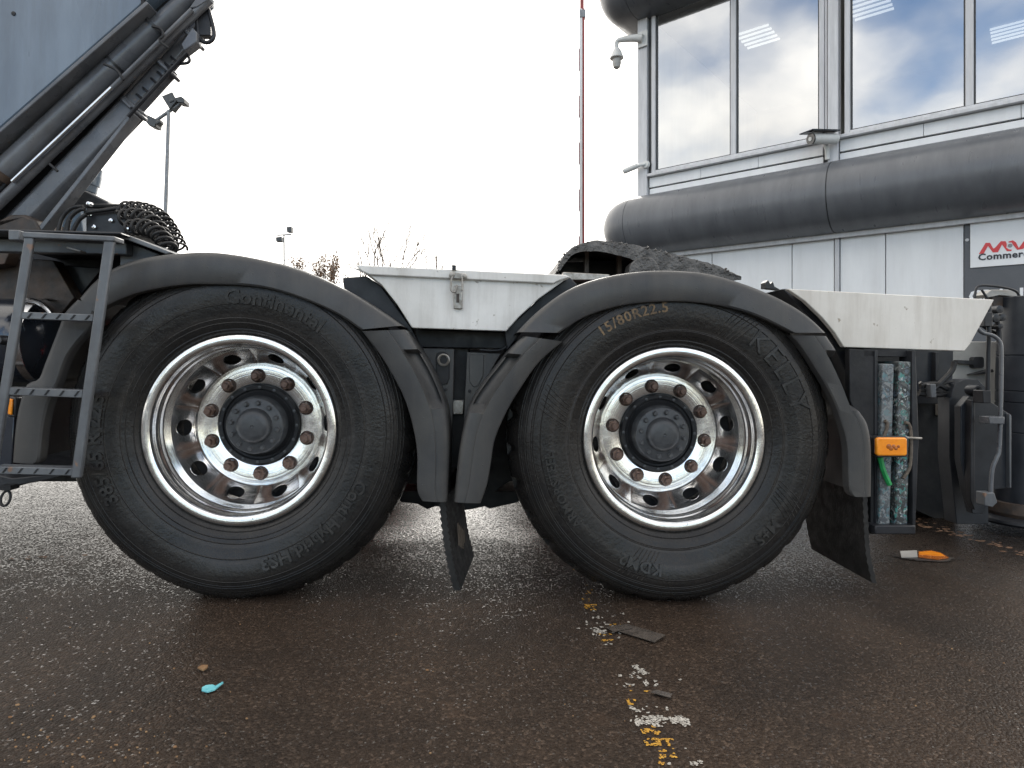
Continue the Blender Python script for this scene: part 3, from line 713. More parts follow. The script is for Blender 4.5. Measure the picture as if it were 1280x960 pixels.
guard([(655, 420), (638, 437), (622, 457), (604, 480), (588, 506), (578, 540), (572, 578), (567, 628)],
      [(704, 427), (674, 453), (650, 487), (633, 516), (619, 549), (614, 578), (609, 606), (601, 629)], 40, recess=(.13, .50), rmid=.58)
guard([(1036, 420), (1052, 445), (1064, 475), (1075, 510), (1087, 530), (1092, 560), (1092, 621)],
      [(988, 419), (1000, 432), (1020, 462), (1040, 497), (1052, 530), (1059, 560), (1061, 610), (1067, 621)], 40, recess=(.12, .47), rmid=.60)
# black fillers standing in for the shade in the gaps behind the lockers
for pl in ([(428, 347), (458, 345), (476, 357), (515, 410), (524, 432), (505, 416), (470, 388), (430, 362)],
           [(630, 412), (650, 396), (676, 371), (712, 346), (722, 356), (684, 384), (655, 412), (634, 438)],
           [(978, 361), (990, 361), (1010, 377), (1058, 434), (1066, 470), (1080, 520), (1060, 470), (1040, 425), (1010, 394)]):
    MB().prism(pl, .14, .42).build('gap_shade', 'black', truck, bevel=.004)
# ---- mud flaps
def flap(px_edge, y0, y1, thick, ribs, dx=0.0):
    # near edge traced top to bottom; the sheet runs back into the truck
    m = MB(); e = smooth_line([P(u, v, y0) for u, v in px_edge], 50)
    for k in range(6):
        ya = y0 + (y1 - y0) * k / 5
    n = len(e); L = []
    for i, p in enumerate(e):
        w = ribs * math.sin(i * math.pi / 1.5)
        L.append([Vector((p.x - thick / 2 + w, y0, p.z)), Vector((p.x + thick / 2 + w, y0, p.z)), Vector((p.x + thick / 2 - .5 * w + dx, y1, p.z)), Vector((p.x - thick / 2 - .5 * w + dx, y1, p.z))])
    m.v = [tuple(p) for r in L for p in r]
    for i in range(n - 1):
        for j in range(4): m.f.append((i * 4 + j, i * 4 + (j + 1) % 4, (i + 1) * 4 + (j + 1) % 4, (i + 1) * 4 + j)); m.m.append(0)
    m.f += [(0, 1, 2, 3), tuple((n - 1) * 4 + j for j in range(4))]; m.m += [0, 0]
    return m.build('mud_flap', 'blackrub', truck, smooth=50)
fl = flap([(553, 600), (553, 626), (556, 660), (562, 700), (571, 738)], .0, .36, .020, .0030, .045)
m = MB()
for k in range(5):
    ya, yb = .10 + k * .035, .115 + k * .035; a = P(560.5, 664 + k * 6, 0); f = lambda y: a.x + .0128 + .045 * y / .36
    m.prism3([(f(ya), ya, a.z), (f(yb), yb, a.z), (f(yb) + .006, yb, a.z - .075), (f(ya) + .006, ya, a.z - .075)], (.0025, 0, 0))
m.build('flap_lettering', 'rope', truck)
flap([(1075, 560), (1080, 600), (1082, 640), (1085, 690), (1093, 729)], .03, .42, .016, .0022)

# ---- white lockers
def box_part(px, y0, y1, name, mt, parent=truck, bevel=.003): return MB().prism(px, y0, y1).build(name, mt, parent, bevel=bevel)
lk = box_part([(441, 335), (460, 343), (477, 356), (496, 380), (515, 410), (633, 414), (648, 397), (674, 373), (706, 350), (714, 346), (690, 347)], .08, .105, 'side_locker', 'white')
lk['label'] = 'weathered white locker between the two wheels'
box_part([(444, 331), (707, 343.5), (713, 346), (700, 350.5), (692, 354.5), (462, 343.5), (452, 339)], .066, .60, 'lid', 'white', lk, .004)
m = MB(); m.prism([(563, 340), (582, 342), (584, 346), (582, 349), (563, 347), (561, 344)], .050, .066)
m.tube(pline([(566, 345), (564, 352), (564, 363), (569, 365), (571, 356)], .046, 12), .0035, 8)
m.tube(pline([(577, 344), (578, 352), (577.5, 364)], .046, 8), .0035, 8)
for u, v in ((565.5, 343.5), (579.5, 345)): m.lathe([(.0001, -.008), (.008, -.006), (.009, .002)], 12, c=tuple(P(u, v, .050)))
m.build('latch_hasp', 'galv', lk, bevel=.0015)
m = MB(); m.prism([(567, 357), (578, 357.5), (578, 386), (567, 385.5)], .066, .080); m.build('latch_plate', 'galv', lk, bevel=.002)
m = MB(); m.prism([(570.5, 367), (574, 367), (574, 378), (570.5, 378)], .062, .068); m.build('latch_staple', 'rust', lk)
m = MB(); m.prism([(565, 331), (570, 331.5), (570, 337), (565, 337)], .05, .07); m.build('lid_catch', 'black', lk)
pr = box_part([(984.5, 361), (1243, 374.5), (1213, 430), (1206, 439), (1055, 434), (1043, 415), (1028, 397), (1006, 376)], .07, .095, 'rear_locker', 'cream')
box_part([(468, 347), (700, 352), (672, 370), (630, 411), (518, 408), (500, 380)], .106, .62, 'locker_body', 'black')
box_part([(1000, 366), (1232, 378), (1204, 434), (1056, 430), (1030, 396)], .096, .60, 'locker_body', 'black')
pr['label'] = 'cream white locker behind the rear wheel'

# ---- chassis and dark inner structure
m = MB(); a = P(-250, 450, .78).x; bx = P(1150, 450, .78).x
m.box((a, .80, .74), (bx, .88, 1.02)); m.box((a, 1.52, .74), (bx, 1.60, 1.02)); m.build('chassis_rail', 'chassis', truck, bevel=.01)
for x in (-.9, -.35, .35, .7, 1.05, 1.75, 2.2):
    MB().box((x - .04, .885, .76), (x + .04, 1.515, .99)).build('cross_member', 'chassis', truck, bevel=.006)
box_part([(508, 411), (640, 415), (636, 436), (514, 434)], .19, .75, 'locker_bracket', 'chassis')
m = MB(); m.prism([(528, 435), (568, 436), (566, 520), (563, 560), (560, 560), (552, 500), (540, 462)], .17, .20); o = m.build('bracket_plate', 'guard', truck, bevel=.003)
b = MB(); c = P(553, 461, .165)
sl_ = [(544.5, 447), (546, 442), (551, 439.5), (557, 440), (561, 444), (562, 450), (561.5, 474), (559, 480), (553, 481), (548, 477), (545.5, 470)]
b.prism(sl_, .164, .172); b.build('slot', 'chassis', o, bevel=.002)
MB().lathe([(.013, .0), (.018, -.006), (.022, -.004), (.022, .006)], 24, c=tuple(P(554.5, 450, .162))).build('pipe_end', 'galv', o)
m = MB(); m.prism([(584, 440), (626, 442), (607, 474), (590, 506), (580, 540), (578, 560), (581, 500)], .17, .20); o2 = m.build('bracket_plate', 'guard', truck, bevel=.003)
b = MB(); b.prism([(586, 443), (605, 443.5), (604, 470), (598, 482), (592, 484), (587, 478)], .166, .172); b.build('cover_plate', 'guard', o2, bevel=.002)
for u, v, p_ in ((557, 487, o), (587, 489, o2)): MB().lathe([(.0001, -.002), (.005, -.0015), (.006, .003)], 12, c=tuple(P(u, v, .168))).build('bolt', 'chassis', p_)
box_part([(565, 500), (580, 500), (579, 518), (566, 518)], .21, .24, 'bracket_clip', 'galv')
box_part([(560, 432), (586, 434), (585, 630), (562, 630)], .24, .75, 'support_post', 'chassis')
m = MB(); m.tube(pline([(600, 437), (620, 438), (632, 434), (640, 426)], .16, 14), .004, 8); m.build('brake_pipe', 'black', truck)
# suspension seen under the guards
m = MB(); m.prism([(440, 617), (490, 618), (502, 628), (522, 630), (534, 637), (544, 633), (560, 634), (578, 638), (588, 637), (606, 633), (612, 636), (648, 628), (656, 616), (700, 614), (620, 614), (636, 602), (700, 600), (700, 470), (440, 470), (440, 600), (504, 600), (506, 604), (521, 606), (523, 614)], .62, .95)
m.build('suspension_beam', 'chassis', truck, bevel=.006)
for x in (.42, .98):
    MB().lathe([(.0001, -.15), (.06, -.14), (.12, -.10), (.13, 0), (.12, .10), (.06, .14), (.0001, .15)], 28, c=(x, .75, .55), axis='Z').build('air_spring', 'blackrub', truck)

MB().box((-2.2, 1.75, .36), (-.70, 2.40, .95)).build('shade_block_far', 'chassis', truck, bevel=.03)  # two unseen blocks added to darken the ground under the truck's left
MB().box((-2.2, .95, .42), (-.75, 1.45, .80)).build('shade_block_mid', 'chassis', truck, bevel=.05)
for x in (.24, 1.14):                      # red painted suspension, mostly seen mirrored in the wet ground
    MB().box((x - .13, .98, .24), (x + .13, 1.06, .66)).build('suspension_bracket', 'barred', truck, bevel=.012)
    MB().tube([(x, .70, .40), (x, .97, .40)], .085, 20).build('brake_chamber', 'barred', truck)
    MB().box((x - .16, 1.75, .20), (x + .16, 1.82, .62)).build('suspension_bracket', 'barred', truck, bevel=.012)
# ---- fifth wheel
def fifth():
    root = empty('fifth_wheel', truck)
    ya, yb = .78, 1.62
    top = smooth_line([P(u, v, ya) for u, v in [(697, 338), (701, 326), (708, 316), (720, 307), (735, 302), (752, 301), (780, 304), (820, 312), (855, 321), (892, 331), (926, 345)]], 46)
    bot = smooth_line([P(u, v, ya) for u, v in [(700, 338), (707, 328), (714, 320), (724, 315), (736, 314), (752, 315), (780, 321), (806, 331), (846, 344), (890, 352), (926, 350)]], 46)
    m = MB(); ny = 26; n = 46
    for j in range(ny):
        f = j / (ny - 1); y = ya + (yb - ya) * f
        for i in range(n):
            t, b_ = top[i], bot[i]
            z = t.z + .006 * mnoise.noise((t.x * 30, y * 30, 2)) + .004 * mnoise.noise((t.x * 90, y * 90, 4))
            m.v.append((t.x, y, z))
    for j in range(ny - 1):
        for i in range(n - 1): m.f.append((j * n + i, j * n + i + 1, (j + 1) * n + i + 1, (j + 1) * n + i)); m.m.append(0)
    # skirts at both sides
    for y, off in ((ya, -.004), (yb, .004)):
        o = len(m.v); rows = 7
        for r_ in range(rows):
            f = r_ / (rows - 1)
            for i in range(n):
                p = top[i].lerp(bot[i], f)
                q = 0 if r_ in (0,) else .005 * mnoise.noise((p.x * 35, p.z * 45, y * 3))
                zz_ = p.z + (.006 * mnoise.noise((p.x * 30, y * 30, 2)) + .006 * mnoise.noise((p.x * 90, y * 90, 4)) if r_ == 0 else .004 * mnoise.noise((p.x * 60, f * 4, y)))
                m.v.append((p.x, y + (0 if r_ == 0 else off) + q, zz_))
        for r_ in range(rows - 1):
            for i in range(n - 1): m.f.append((o + r_ * n + i, o + r_ * n + i + 1, o + (r_ + 1) * n + i + 1, o + (r_ + 1) * n + i)); m.m.append(0)
    m.build('coupling_plate', 'greaserim', root, smooth=60)
    g_ = MB(); rg = random.Random(3)                     # clotted grease along the rim
    for k in range(170):
        i = rg.randrange(n); p = top[i]; r_ = rg.uniform(.002, .007)
        c = (p.x + rg.uniform(-.01, .01), ya + rg.uniform(-.012, .02), p.z + rg.uniform(-.022, .000))
        g_.lathe([(.0001, -r_), (r_ * .8, -r_ * .5), (r_, .1 * r_), (r_ * .6, r_ * .7), (.0001, r_)], 7, c=c, axis='Z')
    o = g_.build('grease', 'greaserim', root, smooth=60); o['kind'] = 'stuff'
    MB().prism([(788, 330), (796, 323), (806, 321), (816, 322), (823, 330), (830, 352), (785, 352)], .76, .86).build('pivot_bracket', 'greaserim', root, bevel=.006)
    MB().prism([(704, 340), (762, 343), (762, 350), (704, 350)], .70, 1.6).build('mounting_plate', 'galv', root, bevel=.003)
    for u in (731, 772): MB().prism([(u, 312), (u + 5, 312), (u + 5, 342), (u, 342)], .95, .99).build('web_plate', 'rust', root)
    MB().prism([(700, 328), (790, 326), (800, 352), (700, 352)], 1.15, 1.5).build('lock_housing', 'chassis', root)
    MB().prism([(690, 349), (775, 352), (775, 420), (690, 420)], .78, 1.62).build('mounting_frame', 'chassis', root)
    MB().prism([(957, 353), (960, 350), (963, 355), (966, 352), (968, 358), (975, 362), (957, 360)], .3, .34).build('lamp_bracket', 'black', root)
fifth()

# ---- ladder (front-left)
YL = -.15
lad = empty('ladder', truck)
for (u0, v0, u1, v1, w) in ((36, 294, -12, 590, 12), (136, 299, 94, 598, 13)):
    MB().prism([(u0 - w / 2, v0), (u0 + w / 2, v0), (u1 + w / 2, v1), (u1 - w / 2, v1)], YL, YL + .014).build('rail', 'ladder', lad, bevel=.004)
def rung(u0, v0, u1, v1, h):
    r_ = MB().prism([(u0, v0), (u1, v1), (u1, v1 + h), (u0, v0 + h)], YL + .004, YL + .05).build('rung', 'ladder', lad, bevel=.002)
    b_ = MB()
    n = 5
    for k in range(n):
        f = (k + .6) / (n + .2); u = u0 + (u1 - u0) * f; v = v0 + (v1 - v0) * f
        b_.prism([(u, v + h - 1.5), (u + 2, v + h - 1.5), (u + 7, v + 1.5), (u + 5, v + 1.5)], YL + .0015, YL + .006)
    b_.build('grip_rib', 'chassis', r_)
rung(22, 389.5, 116, 393, 8.8); rung(6, 484, 103, 487.8, 9.6); rung(-10, 583, 92, 585.6, 9.2)
MB().prism([(27, 289), (143, 295), (143, 302), (27, 297)], YL - .004, YL + .05).build('top_bar', 'ladder', lad, bevel=.004)

# ---- platform, tank and clutter by the ladder
box_part([(-80, 284), (150, 290), (152, 293), (-80, 287.5)], -.05, .75, 'platform', 'black')
box_part([(150, 290), (213, 315), (208, 318), (148, 296)], .0, .60, 'platform_edge', 'ladder')
box_part([(-60, 296), (158, 303), (158, 318), (-60, 313)], .06, .10, 'platform_beam', 'ladder')
box_part([(150, 299), (200, 318), (165, 330), (150, 350)], .10, .5, 'platform_side', 'ladder')
box_part([(83, 308), (101, 313), (100, 314.5), (82, 310)], .03, .06, 'bolt', 'galv', bevel=.001)
box_part([(10, 287), (24, 287.5), (24, 300), (10, 300)], -.10, -.04, 'platform_clamp', 'ladder')
box_part([(-80, 300), (165, 310), (165, 350), (110, 372), (60, 400), (64, 600), (-80, 600)], .5, .8, 'bulkhead', 'chassis')
box_part([(-80, 318), (66, 325), (93, 372), (78, 390), (60, 402), (-80, 402)], .36, .42, 'gusset_plate', 'rust')
box_part([(58, 330), (128, 335), (100, 370), (90, 376)], .42, .46, 'brace_plate', 'navy')
box_part([(-80, 312), (18, 300), (6, 330), (-80, 345)], .30, .36, 'bracket', 'rust')
box_part([(48, 398), (128, 378), (112, 602), (40, 602)], .38, .75, 'inner_guard', 'chassis')
m = MB(); c = P(0, 425, .28); rr = .150
xe = P(52, 425, .28).x; x0 = P(-220, 425, .28).x
prof = [(.0001, x0 - c.x), (rr, x0 - c.x), (rr, xe - c.x - .07)] + [(rr * math.cos(a), xe - c.x - .07 + .085 * math.sin(a)) for a in [R(q) for q in range(15, 91, 15)]]
m.lathe([(max(r, .0001), h) for r, h in prof], 48, c=(c.x, .28 + .05, c.z), axis='X'); tk = m.build('air_tank', 'tank', truck, smooth=50)
m = MB(); xs = P(26, 400, .2).x
m.lathe([(rr + .001, -.014), (rr + .005, -.014), (rr + .005, .014), (rr + .001, .014)], 48, c=(xs, .33, c.z), axis='X'); m.build('tank_strap', 'chrome', tk)
MB().lathe([(.0001, -.02), (.014, -.02), (.016, -.01), (.016, .02)], 16, c=tuple(P(2, 425, .16))).build('drain_plug', 'hub', tk)
m = MB(); m.tube(pline([(30, 374), (48, 378), (62, 390), (66, 400)], .2, 10), .008, 10); m.build('tank_bracket', 'chrome', truck)
box_part([(-80, 575), (15, 598), (95, 590), (60, 600), (20, 607), (8, 612), (-80, 614)], .02, .50, 'side_skirt', 'black')
box_part([(-80, 520), (18, 520), (14, 590), (-80, 590)], .08, .12, 'skirt_panel', 'tank')
m = MB(); m.prism([(9, 494), (20, 497), (19, 522), (8, 521)], -.02, .03); o = m.build('side_reflector', 'hub', truck, bevel=.004)
MB().prism([(10, 498), (15.5, 499), (14.5, 519), (9, 518)], -.028, -.021).build('reflector_lens', 'amber', o, bevel=.003)
m = MB(); c = P(7, 623, .0); m.tube([(c.x + .014 * math.cos(a), c.y + .006 * math.sin(a), c.z + .022 * math.sin(a)) for a in [k * math.pi / 8 for k in range(17)]], .004, 8)
m.prism([(0, 607), (13, 607), (13, 613), (0, 613)], -.01, .03)
m.build('tie_ring', 'chassis', truck)

# ---- cab, unseen left of the frame, added to shade the ground there
cb = MB(); cb.prism3([(-4.1, .02, .55), (-2.25, .02, .55), (-2.25, .02, 3.1), (-3.9, .02, 3.1), (-4.1, .02, 1.7)], (0, 2.45, 0)); cabo = cb.build('cab', 'crane', truck, bevel=.05)
MB().box((-3.8, .0, 1.9), (-2.9, .03, 2.75)).build('side_window', 'tank', cabo, bevel=.03)
MB().box((-2.24, .12, .38), (-1.75, .60, .95)).build('fuel_tank', 'chrome', truck, bevel=.08)
cw = empty('wheel', truck); cw.location = (-3.3, .05, AX); link('tyre', ft, cw); link('rim', fr, cw)
# ---- crane
crane = empty('crane', truck)
def cpart(name, mt, mb, bevel=.0, smooth=40): return mb.build(name, mt, crane, smooth=smooth, bevel=bevel)
YC = .55
def pm(y, u): return 1 / PXM(y, u)
cpart('crane_panel', 'crane', MB().prism([(-320, -190), (230, -190), (230, -42), (182, 1), (0, 160), (-320, 440)], YC - .05, YC + .25), .006)
MB().lathe([(.0001, -.003), (.008, -.002), (.0085, .004)], 14, c=tuple(P(17, 17, YC - .051))).build('panel_hole', 'chassis', crane)
cpart('panel_flange', 'boom', MB().prism([(-90, 239), (0, 160), (182, 1), (186, 4), (0, 166), (-90, 246)], YC - .075, YC + .2), .003)
cpart('seam_strip', 'chassis', MB().prism([(176, -20), (180, -20), (180, 5), (176, 9)], YC - .062, YC - .045))
cpart('under_beam', 'chassis', MB().prism([(-90, 250), (186, 6), (215, -4), (222, 8), (150, 62), (-90, 275)], YC + .02, YC + .30), .01)
def rod(u0, v0, u1, v1, rpx, y, name, mt, n=28, off=0):
    r_ = rpx * pm(y, (u0 + u1) / 2)
    return cpart(name, mt, MB().tube([P(u0, v0, y), P(u1, v1, y)], r_, n))
def band(u0, v0, u1, v1, f, rpx, wpx, y, name, mt):
    a, b_ = P(u0, v0, y), P(u1, v1, y); d = (b_ - a).normalized(); c = a.lerp(b_, f); k = pm(y, u0)
    return cpart(name, mt, MB().tube([c - d * wpx * k * .5, c + d * wpx * k * .5], rpx * k, 28))
rod(5, 215, 196, 36, 14.5, YC + .02, 'lift_cylinder', 'boom')
band(5, 215, 196, 36, -.01, 17, 9, YC + .02, 'cylinder_collar', 'rust')
band(5, 215, 196, 36, .74, 15.6, 3, YC + .02, 'clamp_band', 'hub'); band(5, 215, 196, 36, 1.0, 16.5, 4, YC + .02, 'clamp_band', 'hub')
rod(196, 36, 262, -26, 12, YC + .02, 'cylinder_rod', 'boom')
rod(-60, 285, 10, 218, 9, YC + .05, 'cylinder_pin', 'rust')
rod(16, 227, 140, 110, 3.2, YC - .03, 'hydraulic_pipe', 'chrome', 14); rod(140, 110, 240, 12, 3.0, YC - .03, 'hydraulic_pipe', 'boom', 14)
rod(-30, 282, 212, 47, 6.5, YC - .0, 'hydraulic_pipe', 'boom', 16); rod(212, 47, 262, 0, 5.5, YC, 'hydraulic_pipe', 'boom', 16)
rod(-30, 268, 150, 92, 3.5, YC + .04, 'hydraulic_pipe', 'chassis', 14)
def boom(u0, v0, u1, v1, hw, y0, y1, name, mt='boom'):      # box section with cut corners, depth y0..y1
    a, b_ = P(u0, v0, y0), P(u1, v1, y0); d = (b_ - a).normalized(); nrm = Vector((-d.z, 0, d.x)); w = hw * pm(y0, u0); dy = y1 - y0; c = min(w * .55, dy * .4)
    sec = [(-w, c), (-w + c * .7, 0), (w - c * .9, 0), (w, c), (w, dy - c), (w - c, dy), (-w + c, dy), (-w, dy - c)]
    return cpart(name, mt, MB().prism3([a + nrm * s + Vector((0, q, 0)) for s, q in sec], b_ - a), .006)
boom(-2, 296, 163, 126, 17.5, YC + .02, YC + .11, 'boom_section')
boom(146, 144, 206, 78, 14, YC + .03, YC + .10, 'boom_section')
boom(190, 96, 248, 30, 11.5, YC + .04, YC + .09, 'boom_section')
for (u, v, w) in ((159, 130, 20), (203, 81, 17), (236, 42, 14.5)): boom(u - 2, v + 2, u + 1.5, v - 1.5, w - 2, YC + .005, YC + .11, 'boom_collar', 'boom')
cpart('back_plate', 'chassis', MB().prism([(-90, 350), (-90, 230), (150, 40), (225, 10), (240, 14), (222, 46), (180, 86), (120, 160), (46, 252), (10, 300)], YC + .14, YC + .18), .004)
# bottom flange of the boom
cpart('boom_flange', 'boom', MB().prism([(44, 288), (164, 139), (167, 142), (50, 291)], YC - .01, YC + .05), .003)
cpart('boom_foot', 'rust', MB().prism([(-60, 300), (-20, 285), (12, 268), (30, 268), (44, 275), (52, 292), (-60, 292)], YC - .02, YC + .28), .01)
gd = MB(); gd.tube(pline([(160, 146), (190, 113), (214, 87), (234, 66)], YC - .02), 2.4 * pm(YC, 190), 8)
for (u, v) in ((168, 138), (178, 124), (186, 116), (196, 104), (204, 96), (214, 86), (222, 78)): gd.tube([P(u, v, YC - .02), P(u - 8, v - 7, YC + .04)], 1.6 * pm(YC, 190), 6)
cpart('hose_guide', 'black', gd)
cpart('guide_loop', 'black', MB().tube(pline([(214, 80), (233, 79), (237, 74), (231, 66), (226, 72)], YC - .01, 20), 1.8 * pm(YC, 225), 8))
hk = MB(); hk.tube(pline([(244, 10), (247, 34), (249, 47), (255, 53), (263, 52), (267.5, 45), (266, 32), (259, 8), (254, 2)], YC + .02, 30), 2.6 * pm(YC, 255), 10)
hk.prism([(240, 6), (257, 4), (263, 30), (263, 44), (250, 44), (244, 26)], YC + .015, YC + .05)
cpart('end_bracket', 'black', hk, .003)
hd = MB(); hd.prism([(226, 55), (240, 34), (246, 40), (246, 52), (238, 58), (230, 64)], YC - .01, YC + .04); hd.prism([(236, 10), (250, -10), (262, -8), (260, 0), (246, 9)], YC - .02, YC + .03)
cpart('boom_head', 'boom', hd, .004)
for pl in ([(190, 33), (201, 36), (204, 45), (199, 50), (208, 58), (211, 60)], [(130, 80), (146, 88), (154, 100)], [(62, 205), (72, 214)]):
    cpart('cable_tie', 'hose', MB().tube(pline(pl, YC - .07, 14), 1.6 * pm(YC, 190), 8))
# turret pieces behind the platform
m = MB(); a, b_ = P(113, 206, 1.0), P(105, 240, 1.0)
m.tube([b_.lerp(a, f) for f in (0, .05, .28, .3, .62, .66, .9, 1)], [.045, .052, .052, .058, .058, .056, .054, .03], 28); cpart('oil_filter', 'crane', m)
cpart('turret_block', 'boom', MB().prism([(70, 262), (88, 240), (92, 235), (107, 238), (135, 252), (136, 262), (106, 270), (68, 276)], .9, 1.3), .008)
cpart('turret_plate', 'crane', MB().prism([(40, 292), (60, 264), (100, 257), (104, 292)], .80, .86), .004)
vb = MB().prism([(107, 260), (150, 262), (166, 269), (170, 292), (107, 292)], .55, .80); o = cpart('valve_block', 'black', vb, .006)
m = MB()
for u, v in ((112, 254), (152, 271), (119, 283), (140, 275), (114, 268), (160, 285)): m.lathe([(.0001, -.012), (.008, -.01), (.009, .01)], 8, c=tuple(P(u, v + 1, .55)))
m.build('bolt', 'chrome', crane)
for pl in ([(72, 292), (78, 272), (90, 260), (104, 258)], [(80, 292), (88, 272), (100, 262), (106, 262)], [(90, 292), (98, 276), (108, 268)], [(84, 290), (86, 277), (89, 275)]):
    cpart('hydraulic_hose', 'hose', MB().tube(pline(pl, .52, 14), 2.6 * pm(.52, 90), 10))
rod(106, 266, 150, 260, 2.5, .53, 'hydraulic_hose', 'hose', 10); rod(110, 258, 160, 258, 3, .7, 'hydraulic_hose', 'hose', 10)
def helix(path, y, rpx, turns, wire, seed):
    c = smooth_line([P(u, v, y) for u, v in path], 200); k = pm(y, 190); pts = []; rn = random.Random(seed); ph = rn.uniform(0, 6)
    for i, p in enumerate(c):
        d = (c[min(i + 1, 199)] - c[max(i - 1, 0)]).normalized(); n1 = d.cross(Vector((0, 1, 0))).normalized(); n2 = Vector((0, 1, 0))
        a = ph + 2 * math.pi * turns * i / 199
        pts.append(p + (n1 * math.cos(a) + n2 * math.sin(a)) * rpx * k + d * (rpx * .35 * k * math.sin(a)))
    return MB().tube(pts, wire * k, 8).build('coiled_hose', 'hose', truck, smooth=70)
helix([(153, 262), (178, 263), (198, 271), (212, 288), (224, 312)], .42, 9.5, 13, 1.5, 1)
helix([(150, 274), (172, 271), (192, 280), (204, 298), (210, 314)], .36, 9.5, 10, 1.9, 2)
helix([(160, 286), (180, 284), (198, 293), (212, 312)], .30, 9, 8, 1.9, 3)
helix([(150, 264), (185, 268), (206, 282), (214, 308)], .5, 8, 12, 1.6, 4)

# ---- rack with outrigger pads, marker lamp
rk = empty('pad_rack', truck)
MB().prism([(1062, 436), (1097, 438), (1097, 668), (1088, 668), (1088, 560), (1062, 500)], .06, .09).build('side_plate', 'chassis', rk, bevel=.003)
MB().prism([(1093.5, 438), (1097.5, 438), (1097.5, 660), (1093.5, 660)], .055, .50).build('side_plate', 'black', rk, bevel=.002)
MB().prism([(1140.5, 438), (1144.5, 438), (1148.5, 548), (1144.5, 660), (1140.5, 660)], .03, .10).build('side_plate', 'black', rk, bevel=.002)
MB().prism([(1094, 657), (1145, 657), (1145, 668), (1094, 668)], .02, .50).build('tray', 'black', rk, bevel=.004)
MB().prism([(1060, 437), (1136, 438), (1136, 655), (1060, 655)], .52, .55).build('back_plate', 'chassis', rk)
MB().prism([(1080, 436), (1150, 438), (1150, 446), (1080, 445)], .06, .50).build('top_plate', 'chassis', rk)
MB().tube([P(1130, 547, .02), P(1152, 548, .02)], .004, 8).build('tie_rod', 'galv', rk)
def pad(u0, u1, v0, v1, mt, label, handle):
    a = P(u0, v1, .04); b_ = P(u1, v0, .04)
    c = Vector(((a.x + b_.x) / 2, .04, a.z)); o = empty('outrigger_pad', mw=M @ Matrix.Translation(c)); tag(o, label, 'outrigger pad', 'outrigger pads in the black rack')
    q = MB().box((a.x - c.x, 0, 0), (b_.x - c.x, .40, b_.z - a.z)); q.build('slab', mt, o, bevel=.005)
    q = MB().tube([p - c for p in pline(handle, .034, 16)], .0055, 8); q.build('rope_handle', 'rope', o)
pad(1098.5, 1118, 455, 656, 'padblue', 'blue grey plastic outrigger pad with the green strap, beside the mudguard', [(1106, 526), (1109, 529), (1108, 538), (1104, 548)])
pad(1119, 1140, 452, 656, 'padteal', 'black plastic outrigger pad densely speckled teal and white, beside the tie rod', [(1131, 528), (1137, 531), (1139, 545), (1139, 565), (1137, 585), (1129, 598)])
m = MB(); e = pline([(1100, 572), (1104, 588), (1112, 606)], .028, 10); m.tube(e, .009, 6); m.build('green_strap', 'green', rk)
ml = empty('marker_lamp', truck)
def rrect(u0, v0, u1, v1, r, n=4):
    q = []
    for cx, cy, a0 in ((u1 - r, v0 + r, -90), (u1 - r, v1 - r, 0), (u0 + r, v1 - r, 90), (u0 + r, v0 + r, 180)):
        for i in range(n + 1): a = R(a0 + 90 * i / n); q.append((cx + r * math.cos(a), cy + r * math.sin(a)))
    return q
MB().prism(rrect(1094.5, 545.5, 1135.5, 571.5, 4), -.005, .02).build('lamp_base', 'hub', ml, bevel=.002)
MB().prism(rrect(1096, 547, 1134.5, 570, 3.5), -.022, -.006).build('lamp_lens', 'amber', ml, bevel=.005, seg=3)
m = MB()
for k in range(5): m.lathe([(.0001, -.002), (.008 - .0008 * k, -.001), (.009 - .001 * k, .002)], 12, c=tuple(P(1111 + k * 3, 558 + (k % 2) * 2.5, -.0225)))
m.build('lamp_bulb', 'amberdark', ml)
box_part([(1088, 545), (1100, 545), (1100, 552), (1088, 552)], .02, .06, 'lamp_bracket', 'black')

# ---- rear stabiliser
st = empty('stabiliser', truck)
def sp(name, mt, px, y0, y1, bevel=.003): return MB().prism(px, y0, y1).build(name, mt, st, bevel=bevel)
sp('bracket_plate', 'navy', [(1187, 500), (1194, 480), (1206, 474), (1222, 474), (1234, 486), (1236, 655), (1196, 655), (1192, 618), (1187, 570)], .86, .94)
sp('bracket_plate', 'navy', [(1201, 508), (1212, 495), (1226, 494), (1263, 518), (1264, 610), (1240, 612), (1230, 642), (1216, 642), (1208, 612), (1201, 575)], .74, .78)
sp('bracket_web', 'black', [(1215, 500), (1219, 500), (1219, 638), (1213, 625)], .70, .74)
sp('bracket_flange', 'ladder', [(1262, 517), (1264.5, 519), (1264.5, 610), (1262, 610)], .72, .80)
MB().lathe([(.010, -.01), (.020, -.012), (.024, -.004), (.024, .04), (.010, .04)], 20, c=tuple(P(1220, 488, .73))).build('pivot_boss', 'navy', st)
k7 = pm(.62, 1240)
MB().tube(pline([(1222, 396), (1221, 408), (1228, 416), (1240, 419), (1249, 426), (1251.5, 440), (1251, 500), (1249, 560), (1246, 572), (1241, 584), (1239, 600), (1238.5, 620)], .62, 50), 2.4 * k7, 12).build('hydraulic_pipe', 'boom', st)
sp('pipe_fitting', 'ladder', [(1231, 616), (1243, 616), (1247, 628), (1241, 634), (1231, 632)], .60, .65)
sp('pipe_clamp', 'boom', [(1237, 521), (1256, 521), (1256, 530), (1237, 530)], .60, .66)
MB().tube(pline([(1236.5, 380), (1236, 420), (1234.5, 496)], .66), 2.6 * k7, 12).build('hydraulic_pipe', 'black', st)
